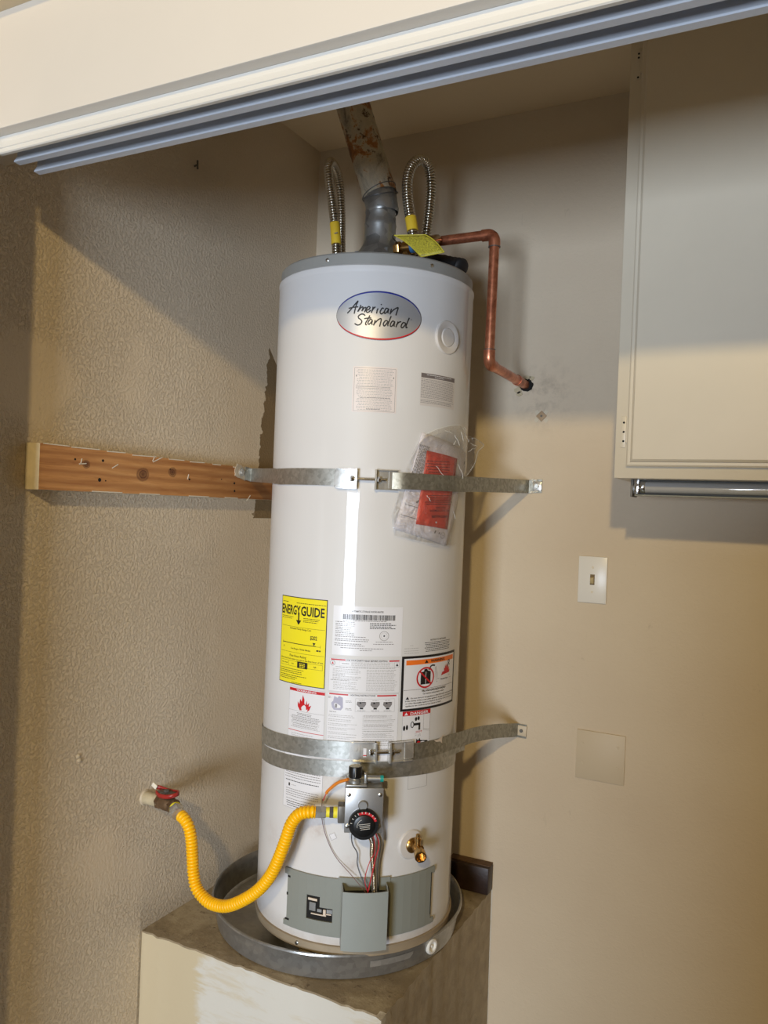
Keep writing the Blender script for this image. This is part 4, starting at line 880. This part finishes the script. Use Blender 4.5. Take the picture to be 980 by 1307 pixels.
# ------------------------------------------------------------------ seismic straps
def strap_band(name_parent,path,zc,width,thick,mt,bname='band',wob=0):
    """path: list of (x,y) outer line, zc: list of centre heights"""
    b=MB(); n=len(path); vs=[];fs=[]
    for i in range(n):
        a=Vector(path[max(i-1,0)]); c=Vector(path[min(i+1,n-1)]); d=(c-a).normalized(); nn=Vector((d.y,-d.x)); p=Vector(path[i])
        for (s_,hz) in ((0,-1),(1,-1),(1,1),(0,1)): q=p+nn*thick*s_; vs.append((q.x,q.y,zc[i]+hz*width/2))
    for i in range(n-1):
        a=4*i; fs+=[(a+k,a+(k+1)%4,a+4+(k+1)%4,a+4+k) for k in range(4)]
    fs+= [(3,2,1,0),(4*n-4,4*n-3,4*n-2,4*n-1)]; b.add(vs,fs); return b.obj(bname,mt,name_parent,25)
def arcpath(t0,t1,r,n): return [tuple(cp(t0+(t1-t0)*i/n,0,r if not callable(r) else r(t0+(t1-t0)*i/n)).xy) for i in range(n+1)]
def buckle(par,tl0,tl1,tr0,tr1,z,zf,w,rb):
    """two plated clamp brackets joined by a bolt"""
    for side,(a,c) in (('l',(tl0,tl1)),('r',(tr0,tr1))):
        b=MB(); zz=z+zf((a+c)/2); h=w/2+.0035
        cylbox(b,a,c,zz-h,zz+h,rb,rb+.0018,2)
        cylbox(b,a+1.0,c,zz+h-.0015,zz+h,rb,rb+.0085,2); cylbox(b,a+1.0,c,zz-h,zz-h+.0015,rb,rb+.0085,2)
        e=(c-.8,c) if side=='l' else (a,a+.8)
        cylbox(b,e[0],e[1],zz-h,zz+h,rb,rb+.0155,1)
        if side=='l': cylbox(b,a-.8,a+4.5,zz-w/2-.0008,zz+w/2+.0008,rb+.0018,rb+.0034,2)
        else: cylbox(b,c-4.5,c+.8,zz-w/2-.0008,zz+w/2+.0008,rb+.0018,rb+.0034,2)
        b.obj('bracket',M_brk,par,30)
    b=MB(); p0=cp(tl1-3.5,z+zf(tl1),rb+.0095); p1=cp(tr0+5.5,z+zf(tr0),rb+.0095); b.tube([p0,p1],.0030,12)
    d=(p1-p0).normalized(); b.hexnut(cp(tl1-3.2,z+zf(tl1),rb+.0095)-d*.001,d,.0062,.006); b.hexnut(cp(tr0+1.2,z+zf(tr0),rb+.0095),d,.0062,.006); b.obj('tension_bolt',M_chrome,par)

s1=thing('seismic_strap','upper galvanised strap tying the tank to the wooden brace and back wall','strap',(HX,HY,1.46))
W=.0335
# left half: from the brace, tangent, to the left bracket
L=[(.0400,-.372),(.0425,-.352)]
zf1=lambda t:0.0
tp=arcpath(-70.5,-9,R+.0012,30)
left=[(.0410,-.352),(.0420,-.338),(.0455,-.332)]+[tuple(Vector((.0455,-.332)).lerp(Vector(tp[0]),k/5)) for k in range(1,5)]+tp
zl=[1.4625]*len(left); zl=[1.474+(1.4605-1.474)*min(1,i/8) for i in range(len(left))]
strap_band(s1,left,zl,W,.0014,M_galv)
rbag=lambda t: R+.0012+.0105*max(0,min(1,(t-9)/8))*max(0,min(1,(76-t)/14))
tp=arcpath(4,56,rbag,30); A_=Vector(tp[-1]); B_=Vector((.668,-.0035))
right=tp+[tuple(A_.lerp(B_,k/6)) for k in range(1,7)]+[(.676,-.0022),(.703,-.0022)]
zr=[1.4565+.0015*(i/30) for i in range(31)]+[1.459+.010*(k/6) for k in range(1,7)]+[1.4705,1.471]
strap_band(s1,right,zr,W,.0014,galv('galvanised strap old',srgb(140,139,130),srgb(168,167,158),.44,.8,150))
tp=arcpath(-62,-14,R+.0027,16); strap_band(s1,tp,[1.4590]*17,W,.0012,M_galv,'band_overlap')
buckle(s1,-17.7,-6.2,2.6,14.5,1.4575,zf1,W,R+.0028)
# end tabs and bolts
b=MB(); b.box((.0392,-.366,1.476),(.0022,.044,.032),Matrix.Rotation(math.radians(-14),3,'X'),bev=.001); b.lathe([(.017,-.001),(.017,.0012)],(.0388,-.374,1.478),(1,0,0),20); lab(b.obj('end_tab',mat('cream smeared metal',srgb(196,182,160),.5,.3,var=.15,vscale=60),s1),'cream smeared tab bolted to the brace')
b=MB(); b.lathe([(.0105,0),(.0105,.0015)],(.0402,-.366,1.476),(1,0,0),24); b.hexnut((.0415,-.366,1.476),(1,0,0),.0062,.005); b.obj('bolt',M_brk,s1)
b=MB(); b.box((.691,-.0060,1.4705),(.022,.002,.024),bev=.0008); b.hexnut((.691,-.0068,1.4705),(0,-1,0),.0065,.005); b.obj('bolt',M_brk,s1)
b=MB(); rs=random.Random(9)
for k in range(7):
    x_,z_=.676+rs.uniform(-.004,.032),1.4705+rs.choice((-1,1))*rs.uniform(.009,.017); b.box((x_,-.0045,z_),(rs.uniform(.004,.010),.0018,rs.uniform(.002,.005)),Matrix.Rotation(rs.uniform(-.6,.6),3,'Y'))
lab(b.obj('paint_flake',M_pwhite,s1),'pale paint flakes on the tab')

s2=thing('seismic_strap','lower galvanised strap clamped above the gas control and bolted to the back wall','strap',(HX,HY,.89))
zA=lambda t: .8790+.0235*math.cos(math.radians(t-5)*1.0)
zB=lambda t: .8425+.0215*math.cos(math.radians(t-5))
tl=[-150+ (150+0)*i/60 for i in range(61)]
strap_band(s2,arcpath(-150,0,R+.0012,60),[zA(t) for t in tl],W,.0014,M_galv)
tl=[-72+(72-1)*i/24 for i in range(25)]
strap_band(s2,arcpath(-72,-1,R+.0027,24),[zA(t)+.0022 for t in tl],W,.0012,M_galv,'band_overlap')
tp=arcpath(19,51,R+.0012,24); A_=Vector(tp[-1]); B_=Vector((.664,-.004)); q=[A_.lerp(B_,k/8) for k in range(1,9)]
for k,v_ in enumerate(q): v_ += Vector((.0015*math.sin(k*2.1),.0015*math.cos(k*1.7)))
right=tp+[tuple(v_) for v_ in q]+[(.668,-.0022),(.688,-.0022)]
zr=[.8975-.0030*(i/24) for i in range(25)]+[.8945-.046*(k/8)+.010*math.sin(PI*k/8) for k in range(1,9)]+[.848,.8475]
strap_band(s2,right,zr,.0345,.0014,bpy.data.materials['galvanised strap old'])
# second band under it
tl=[-150+300*i/100 for i in range(101)]
strap_band(s2,arcpath(-150,150,R+.0003,100),[zB(t) for t in tl],W,.0008,M_galv,'lower_band')
tp=arcpath(40,53,R+.0003,8); A_=Vector(tp[-1]); q=[tuple(A_.lerp(Vector((.664,-.004)),k/8*.36)) for k in range(1,7)]
strap_band(s2,tp+q,[.8785]*9+[.8775-.0007*k for k in range(6)],W*.8,.0008,M_galv,'loose_tail')
zfA=lambda t: zA(t)-.9005
buckle(s2,-4.0,8.8,15.2,29,.9005,zfA,W,R+.0028)
b=MB(); cylbox(b,2.2,3.8,.8920,.9100,R+.0063,R+.0069); lab(b.obj('label_scrap',M_paper,s2),'white paper scrap stuck on the bracket'); b=MB(); cylbox(b,2.2,3.8,.8945,.8965,R+.0070,R+.0072); b.obj('red_dash',M_redi,s2)
b=MB(); b.box((.6755,-.0050,.849),(.026,.0018,.026),Matrix.Rotation(math.radians(3),3,'Y'),bev=.0006); lab(b.obj('wall_tab',M_wp,s2),'square tab painted wall colour')
b=MB(); b.hexnut((.6755,-.0058,.849),(0,-1,0),.0048,.003); b.obj('bolt',M_castd,s2)
b=MB(); b.add([cp(t,z,R+.0040) for t,z in ((44,.9130),(47,.9115),(50,.9135),(52.5,.9175),(51.5,.9085),(52,.9000),(49.5,.9060),(46.5,.9070))],[tuple(range(8))]); lab(b.obj('torn_scrap',M_ceram,s2,0),'torn scrap of paper stuck on the strap')

# ------------------------------------------------------------------ timber brace
def brace():
    x1,y0,y1,z0,z1=.038,-.967,-.004,1.4095,1.4965
    b=MB(); n=48; rb=random.Random(4); vs=[]
    for i in range(n+1):
        y=y0+(y1-y0)*i/n; zz=z1-.020*(i/n)**1 if False else z1-.012*(i/n); zb=z0
        j=rb.uniform(-.0008,.0008); vs+=[(0.0005,y,zb),(x1,y,zb+abs(j)),(x1,y,zz-abs(j)*1.5),(0.0005,y,zz)]
    b.add(vs,[(4*i+1,4*i+5,4*i+6,4*i+2) for i in range(n)],0); b.add(vs,[(4*i+2,4*i+6,4*i+7,4*i+3) for i in range(n)]+[(4*i,4*i+4,4*i+5,4*i+1) for i in range(n)]+[(0,1,2,3),(4*n+3,4*n+2,4*n+1,4*n)],1)
    o=tag(b.obj('wood_brace',[M_wood,M_woodp],None,30),'knotty pine brace board with cream painted end on the left wall','wooden board')
    for (y,z,r_) in ((-.885,1.4715,.0022),(-.815,1.4735,.0028),(-.822,1.4345,.0040),(-.806,1.4335,.0016),(-.555,1.4485,.0024),(-.390,1.447,.0030),(-.388,1.428,.0030),(-.62,1.468,.0016),(-.44,1.4545,.0016)):
        q=MB(); q.lathe([(r_,-.001),(r_,.0004)],(x1,y,z),(1,0,0),12); c=q.obj('screw_hole',M_dark,None,0); c.parent=o
    for (y,z,l_,a) in ((-.870,1.4680,.012,1.3),(-.866,1.4640,.018,.1),(-.782,1.4645,.018,.5),(-.560,1.4540,.012,1.3),(-.372,1.4870,.05,0),(-.66,1.4865,.03,.4),(-.30,1.489,.03,.05),(-.93,1.4955,.06,0),(-.86,1.4945,.07,.01),(-.78,1.4935,.05,.02),(-.70,1.4915,.07,.02),(-.60,1.4905,.05,.01),(-.53,1.4895,.05,.02),(-.46,1.4885,.03,0),(-.672,1.488,.014,1.0),(-.80,1.4110,.08,0),(-.68,1.4108,.06,0),(-.52,1.4107,.07,0),(-.40,1.4108,.05,0),(-.33,1.4120,.02,.8)):
        q=MB(); q.box((x1+.0003,y,z),(.0008,l_,.0018),Matrix.Rotation(a,3,'X'))
        c=q.obj('paint_splash',M_pwhite,None,0); c.parent=o; lab(c,'cream paint splash')
brace()

# ------------------------------------------------------------------ gas supply
gp=thing('gas_shutoff','painted gas pipe stub with bronze shutoff and red lever on the left wall','gas valve',(0,-.62,.728))
b=MB(); b.tube([(-.01,-.618,.7285),(.020,-.6195,.7290),(.046,-.621,.7295)],[.0145,.0142,.0140],20); b.obj('pipe_stub',mat('painted pipe',srgb(186,172,142),.6,var=.12,vscale=60,bump=.8,bscale=90),gp)
b=MB(); b.lathe([(.019,-.003),(.0175,.001),(.015,.003)],(0,-.618,.7285),(1,0,0),20); b.obj('caulk_ring',M_wp,gp)
b=MB(); b.hexnut((.040,-.6205,.7295),(1,0,0),.0165,.014); b.lathe([(.0145,0),(.0165,.008),(.0165,.022),(.0135,.030)],(.054,-.6205,.7295),(1,-.05,0),20); b.hexnut((.082,-.622,.7290),(.9,-.4,-.1),.0158,.014); b.lathe([(.0095,0),(.0095,.022)],(.070,-.621,.737),(0,0,1),14); b.obj('valve_body',M_bronze,gp)
# red lever: looped strap handle
b=MB(); q=[(.034,-.628,.7620),(.044,-.622,.7595),(.056,-.619,.7570),(.070,-.618,.7560),(.086,-.618,.7570),(.098,-.622,.7590),(.102,-.632,.7595),(.096,-.642,.7570),(.082,-.645,.7540),(.064,-.643,.7530),(.050,-.638,.7560)]
q=smoothpath(q,5); vs=[];
for i,p_ in enumerate(q): vs+=[p_+Vector((0,0,-.0045)),p_+Vector((0,0,.0045))]
n=len(q); b.add(vs,[(2*i,2*i+2,2*i+3,2*i+1) for i in range(n-1)]); lv=b.obj('lever',M_red,gp,60); sd=lv.modifiers.new('t','SOLIDIFY'); sd.thickness=.0022; lab(lv,'red looped lever with worn paint')
b=MB(); b.box((.072,-.630,.7575),(.040,.020,.0022),bev=.0005); b.obj('lever_plate',M_castd,gp); b=MB(); b.hexnut((.072,-.630,.758),(0,0,1),.006,.005); b.obj('lever_nut',M_castd,gp)
b=MB(); b.box((.036,-.629,.7645),(.014,.004,.010),Matrix.Rotation(.5,3,'Y'),bev=.001); lab(b.obj('lever_tip',M_pwhite,gp),'paint-spattered white lever tip')

gh=thing('gas_hose','yellow coated ribbed gas hose drooping from wall valve to gas control','gas hose',(.24,-.645,.56))
hs=[(.122,-.640,.7205),(.136,-.643,.716),(.150,-.645,.703),(.158,-.645,.680),(.163,-.645,.645),(.169,-.647,.612),(.180,-.650,.585),(.199,-.650,.568),(.226,-.651,.560),(.265,-.652,.566),(.307,-.652,.590),(.343,-.652,.620),(.370,-.652,.655),(.388,-.652,.693),(.403,-.651,.735),(.414,-.650,.768),(.431,-.648,.790),(.452,-.645,.7975)]
ie=V(-.0940,.7965,.276)
hs=hs[:-1]+[tuple(ie+(-et)*.012),tuple(ie)]
p,rr=corrugated(hs,.0096,.0128,.0068); b=MB(); b.tube(p,rr,16); b.obj('hose',M_yel,gh,60)
b=MB(); b.hexnut(V(-.0950,.7965,.276),et,.0125,.0215); b.obj('hose_nut',M_brk,gh)
b=MB(); b.lathe([(.0098,0),(.0098,.008)],V(-.0740,.7965,.276),et,20); b.lathe([(.0112,0),(.0112,.008)],V(-.0590,.7965,.276),et,20); lab(b.obj('thread_seal',mat('bright yellow seal',srgb(240,226,60),.4),gh),'bright yellow seal bands')
b=MB(); b.hexnut(V(-.0665,.7965,.276),et,.0120,.008); b.obj('adapter_nut',M_castd,gh)
d0=Vector((.82,-.50,-.28)).normalized(); q0=Vector((.094,-.6265,.7275))
b=MB(); b.lathe([(.0135,0),(.0135,.005)],q0,d0,20); lab(b.obj('thread_seal',bpy.data.materials['bright yellow seal'],gh),'yellow seal band at the wall valve')
b=MB(); b.hexnut(q0+d0*.004,d0,.0158,.018); b.lathe([(.0138,0),(.0138,.006)],q0+d0*.021,d0,20); b.obj('hose_nut',M_brk,gh)

# ------------------------------------------------------------------ document packet behind the upper strap
def cyl_sheet(corners,n,m_,rad,wob=0,seed=1,amp=0):
    (a,b_,c,d)=corners; rr_=random.Random(seed); vs=[]
    for i in range(n+1):
        for j in range(m_+1):
            s_,t_=i/n,j/m_
            th=(a[0]*(1-s_)+b_[0]*s_)*(1-t_)+(d[0]*(1-s_)+c[0]*s_)*t_; z=(a[1]*(1-s_)+b_[1]*s_)*(1-t_)+(d[1]*(1-s_)+c[1]*s_)*t_
            vs.append(cp(th,z,rad(s_,t_,th,z)))
    W_=m_+1; return vs,[(i*W_+j,i*W_+j+1,(i+1)*W_+j+1,(i+1)*W_+j) for i in range(n) for j in range(m_)]
book=[(27.8,1.560),(70.7,1.529),(48.4,1.325),(13.7,1.359)]
bo=thing('instruction_booklet','folded white paper booklet in the clear bag under the upper strap','booklet',tuple(cp(40,1.44,.23)))
b=MB(); vs,fs=cyl_sheet(book,14,10,lambda s,t,th,z:R+.0035+.0012*math.sin(t*9)*s); b.add(vs,fs); q=b.obj('pages',M_book,bo,60); sd=q.modifiers.new('t','SOLIDIFY'); sd.thickness=.003; sd.offset=-1
def bil(C,s,t): return ((C[0][0]*(1-s)+C[1][0]*s)*(1-t)+(C[3][0]*(1-s)+C[2][0]*s)*t,(C[0][1]*(1-s)+C[1][1]*s)*(1-t)+(C[3][1]*(1-s)+C[2][1]*s)*t)
def surf_rect(b,C,s0,s1,t0,t1,rad,n=1):
    for k in range(n):
        a0_=s0+(s1-s0)*k/n; a1_=s0+(s1-s0)*(k+1)/n
        p=[cp(*bil(C,a0_,t0),rad),cp(*bil(C,a1_,t0),rad),cp(*bil(C,a1_,t1),rad),cp(*bil(C,a0_,t1),rad)]; b.add(p,[(0,3,2,1)])
b=MB(); rk=random.Random(6)
for k in range(9):   # vertical running print at the left of the booklet
    s0=.015+k*.017; t=.12
    while t<.46:
        l_=rk.uniform(.01,.035); surf_rect(b,book,s0,s0+.007,t,min(t+l_,.47),R+.0050); t+=l_+.008
for (s0,t0) in ((.74,.90),(.66,.895),(.655,.905),(.22,.66),(.24,.67),(.20,.675)): surf_rect(b,book,s0,s0+.02,t0,t0+.02,R+.0053)
for k in range(10):
    a=2*PI*k/10; surf_rect(b,book,.83+.045*math.cos(a),.845+.045*math.cos(a),.915+.030*math.sin(a),.922+.030*math.sin(a),R+.0053)
surf_rect(b,book,.835,.852,.912,.922,R+.0054); surf_rect(b,book,.03,.40,.845,.849,R+.0053,6); surf_rect(b,book,.05,.40,.735,.739,R+.0053,6)
surf_rect(b,book,.93,.965,.10,.135,R+.0053)
b.obj('page_print',M_grey,bo,0)['kind']='stuff'
card=[(30.7,1.523),(54.9,1.513),(47.8,1.360),(25.7,1.370)]
b=MB(); vs,fs=cyl_sheet(card,8,12,lambda s,t,th,z:R+.0062+.0008*math.sin(t*7)); b.add(vs,fs); rc=tag(b.obj('red_card',M_card,None,60),'red printed notice card upside down in the clear bag','card'); sd=rc.modifiers.new('t','SOLIDIFY'); sd.thickness=.0006
P=Print(40.5,1.4415,R+.0062+.0009,rot=.03); D=.0004
P.text('k','INSTALLER',.0,-.052,.0050,.046,'C',.03,D,flip=True); P.text('k','DO NOT REMOVE',.0,-.040,.0040,.056,'C',.01,D,flip=True); P.text('k','THIS CARD',.003,-.034,.0036,.030,'C',.01,D,flip=True)
P.lines('k',-.040,-.010,.040,5,.0045,.0013,rk,.2,True,D); P.lines('k',-.038,.062,.030,9,.0058,.0015,rk,.3,True,D)
for k,mb in P.L.items(): q=mb.obj('card_print',mat('dark red ink',srgb(112,20,16),.5),None,0); q.parent=rc; q['kind']='stuff'
b=MB(); b.lathe([(.0022,0),(.0022,.0006)],cp(38.5,1.3745,R+.0074),cp(38.5,0,1)-cp(38.5,0,0),12); q=b.obj('punch_hole',M_paper,None); q.parent=rc
# bag: crumpled film sheet
outl=[(25.9,1.552),(37.0,1.572),(51.3,1.583),(58.6,1.564),(67,1.562),(80,1.552),(78,1.535),(73.3,1.505),(60,1.46),(55,1.43),(52.5,1.38),(49.6,1.322),(36,1.328),(13.5,1.345),(11.5,1.385),(14.5,1.43),(17.3,1.463),(20,1.50)]
def bagmesh():
    bm=bmesh.new(); from mathutils.geometry import delaunay_2d_cdt
    pts=[Vector((t*.00388,z)) for t,z in outl]; N=len(pts)
    def inside(p):
        c=False; j=N-1
        for i in range(N):
            a,b2=pts[i],pts[j]
            if (a.y>p.y)!=(b2.y>p.y) and p.x<(b2.x-a.x)*(p.y-a.y)/(b2.y-a.y)+a.x: c=not c
            j=i
        return c
    P2=list(pts); rg=random.Random(21); x=.04
    while x<.32:
        y=1.31
        while y<1.60:
            p=Vector((x+rg.uniform(-.003,.003),y+rg.uniform(-.003,.003)))
            if inside(p) and min((p-q).length for q in pts)>.004: P2.append(p)
            y+=.009
        x+=.009
    r_=delaunay_2d_cdt(P2,[(i,(i+1)%N) for i in range(N)],[],1,1e-6)
    V2,_,F2=r_[0],r_[1],r_[2]
    from mathutils import noise as nz
    vs=[]
    for p in V2:
        th=p.x/.00388; dr=.0015+.006*abs(nz.noise(Vector((p.x*38,p.y*38,1))))+.003*abs(nz.noise(Vector((p.x*110,p.y*110,4))))
        if 1.437<p.y<1.478: dr=.0012
        if p.y>1.53: dr+=.012*min(1,(p.y-1.53)/.03)
        if th>62: dr+=.0012*(th-62)*.9
        vs.append(cp(th,p.y,R+.0070+dr))
    return vs,[tuple(f) for f in F2]
vs,fs=bagmesh(); b=MB(); b.add(vs,fs); bagm=tag(b.obj('plastic_bag',M_bag,None,0),'crumpled clear plastic bag tucked under the upper strap','plastic bag')
bagm.data.shade_smooth()
b=MB()
def edge(tz,off=.0085): return [cp(t,z,R+off+(.0010*(t-62) if t>62 else 0)+(.010 if z>1.55 else 0)) for t,z in tz]
b.tube(smoothpath(edge([(25.9,1.552),(37.0,1.572),(51.3,1.583),(58.6,1.564)]),5),.0006,6,False); b.tube(smoothpath(edge([(67,1.562),(80,1.552),(78,1.535),(73.3,1.505),(60,1.462)]),5),.0007,6,False)
rg=random.Random(17)  # thin white tubes stand in for highlights along the creases
for (t,z,dt,dz) in ((38,1.566,6,-.003),(45,1.560,5,-.022),(50,1.570,3,-.020),(55,1.562,4,-.012),(47,1.548,-3,-.010),(53,1.580,3,-.006),(60,1.548,8,-.004),(63,1.530,9,.014),(52,1.500,5,-.015),(35,1.492,6,-.020),(18,1.420,2,-.016),(15,1.400,-2,-.014),(50,1.400,2,-.018),(30,1.430,3,-.012),(56,1.49,3,-.02)):
    q0=[cp(t+dt*k/4+rg.uniform(-.4,.4),z+dz*k/4+rg.uniform(-.0012,.0012),R+.0145+(.010 if z>1.54 else 0)+(.0010*(t+dt*k/4-62) if t+dt*k/4>62 else 0)) for k in range(5)]
    b.tube(smoothpath(q0,3),[.0001]+[.00045]*11+[.0001],5,False)
q=b.obj('bag_seam_glint',mat('film edge and glint',srgb(236,236,232),.2),None); q.parent=bagm; q['kind']='stuff'; lab(q,'film seams, and white streaks standing in for crease highlights')

# ------------------------------------------------------------------ wall fittings
sw=thing('light_switch','white toggle light switch plate on the back wall','light switch',(.839,0,1.2455))
b=MB(); b.box((.839,-.0030,1.2450),(.0700,.006,.1140),bev=.0022); b.obj('cover_plate',M_white,sw,40)
b=MB(); b.bb(.8335,.8445,-.0066,-.0058,1.2325,1.2580); b.obj('toggle_slot',mat('brown slot',srgb(120,100,66),.6),sw)
b=MB(); b.box((.839,-.0085,1.2440),(.0082,.010,.0140),Matrix.Rotation(math.radians(22),3,'X'),bev=.0012); lab(b.obj('toggle',M_ivory,sw),'ivory toggle')
for z in (1.2752,1.2150): b=MB(); b.lathe([(.0032,0),(.0028,.0010)],(.839,-.0058,z),(0,-1,0),12); b.obj('screw',M_pwhite,sw)
bp_=thing('blank_plate','square blank cover plate painted over in wall colour','cover plate',(.8745,0,.8165))
b=MB(); b.box((.8745,-.0022,.8165),(.1165,.0044,.1185),Matrix.Rotation(math.radians(-2.4),3,'Y') if False else None,bev=.001); b.obj('cover_plate',M_wp,bp_,40)
for (x_,z_) in ((.830,.845),(.916,.846),(.832,.796),(.917,.797)): b=MB(); b.lathe([(.0035,0),(.0030,.0008)],(x_,-.0043,z_),(0,-1,0),12); b.obj('screw',M_wp,bp_)
ds=thing('diamond_washer','small tan diamond washer screwed to the wall below the copper pipe','washer',(.694,0,1.648))
b=MB(); b.box((.694,-.0020,1.648),(.0195,.003,.0195),Matrix.Rotation(math.radians(45),3,'Y'),bev=.0006); b.obj('washer_plate',mat('tan washer',srgb(170,146,116),.6),ds)
b=MB(); b.lathe([(.0030,0),(.0025,.0008)],(.694,-.0035,1.648),(0,-1,0),10); b.obj('screw',M_castd,ds)
b=MB()
for (dx,dz) in ((-.012,.010),(.011,.010),(-.013,-.010),(.012,-.011)): b.box((.694+dx,-.0006,1.648+dz),(.009,.0010,.010),Matrix.Rotation(dx*60,3,'Y'))
lab(b.obj('paint_chip',mat('pale chip',srgb(208,198,178),.7),ds),'pale paint chips around the washer')
b=MB()
for (y,z) in ((-.815,.871),(-.812,.862)): b.lathe([(.006,-.001),(.0035,.003),(.0015,.0035)],(0,y,z),(1,0,0),9)
tag(b.obj('plaster_bump',M_wp,None,50),'small plaster bump on the left wall above the gas pipe','plaster bump')
b=MB(); b.tube([(0.0,-.535,2.180),(.010,-.535,2.182)],.0022,8); b.tube([(.009,-.535,2.192),(.010,-.535,2.172)],.0022,8)
tag(b.obj('wall_blemish',M_castd,None),'tiny dark hook high on the left wall','blemish')  # small solid standing in for a dark smudge on the wall

# ------------------------------------------------------------------ wall cabinet and light fixture
cb=thing('wall_cabinet','cream painted wall cabinet with routed door at the right','cabinet',(1.5,-.15,1.481))
b=MB(); b.bb(.9425,2.38,-.305,-.001,1.4805,2.429,bev=.0015); b.obj('cabinet_box',M_cab,cb,40)
dr=thing
b=MB(); x0,x1,z0,z1=.9675,1.70,1.5045,2.405
def ring(i,y): return [(x0+i,y,z0+i),(x1-i,y,z0+i),(x1-i,y,z1-i),(x0+i,y,z1-i)]
rings=[ring(0,-.3052),ring(0,-.3140),ring(.003,-.3165),ring(.0085,-.3170),ring(.0095,-.3205),ring(.014,-.3245),ring(.020,-.3250)]
vs=[v_ for r_ in rings for v_ in r_]; fs=[]
for i in range(len(rings)-1): fs+=[(4*i+k,4*i+(k+1)%4,4*i+4+(k+1)%4,4*i+4+k) for k in range(4)]
fs.append((24,25,26,27)); fs.append((3,2,1,0)); b.add(vs,fs); door=b.obj('cabinet_door',M_cab,cb,30); lab(door,'cream routed edge door')
for z in (1.575,2.326):
    b=MB(); b.bb(.9535,.9640,-.3068,-.3045,z-.032,z+.032,bev=.0008); b.tube([(.9662,-.3085,z-.022),(.9662,-.3085,z+.022)],.0026,10); b.bb(.9672,.9705,-.3140,-.3060,z-.018,z+.018)
    h=b.obj('hinge',M_cab,None,40); h.parent=door
    b=MB()
    for dz in (-.019,.0,.019) if z<2 else (-.028,.012,.02): b.lathe([(.0022,0),(.0022,.0006)],(.9590,-.3068,z+dz),(0,-1,0),10)
    b.bb(.9655,.9672,-.3096,-.3075,z-.004,z+.010); h2=b.obj('hinge_gap',M_dark,None,0); h2.parent=door; h2['kind']='stuff'
lf=thing('under_cabinet_light','unlit fluorescent tube light under the cabinet','light fixture',(1.5,-.23,1.46))
b=MB(); b.bb(.972,2.30,-.236,-.215,1.4465,1.4802,bev=.001); b.obj('housing',mat('fixture grey enamel',srgb(120,118,114),.4),lf)
b=MB(); prof=[(-.236,1.4470),(-.262,1.4455),(-.266,1.4475),(-.264,1.4490),(-.236,1.4490)]; n=5; vs=[(x,y,z) for x in (.978,2.30) for y,z in prof]; b.add(vs,[(i,(i+1)%n,n+(i+1)%n,n+i) for i in range(n)]+[tuple(range(n)),tuple(range(2*n-1,n-1,-1))]); b.obj('lower_rail',mat('clear rail',srgb(176,182,178),.15,.2),lf)
b=MB(); b.lathe([(.0118,0),(.0118,1.29)],(.9965,-.250,1.4650),(1,0,0),24); b.obj('tube',M_tube,lf)
b=MB(); b.lathe([(.0122,0),(.0125,.002),(.0122,.010),(.0119,.0105)],(.9870,-.250,1.4650),(1,0,0),24); b.obj('tube_cap',M_chrome,lf)
b=MB(); b.bb(.9740,.9860,-.262,-.236,1.4505,1.4800,bev=.001); b.lathe([(.004,0),(.004,.003)],(.980,-.263,1.469),(0,-1,0),10); b.obj('lamp_socket',M_chrome,lf)
b=MB(); b.bb(.9700,.9740,-.268,-.215,1.4440,1.4802,bev=.0008); b.obj('end_plate',M_castd,lf)
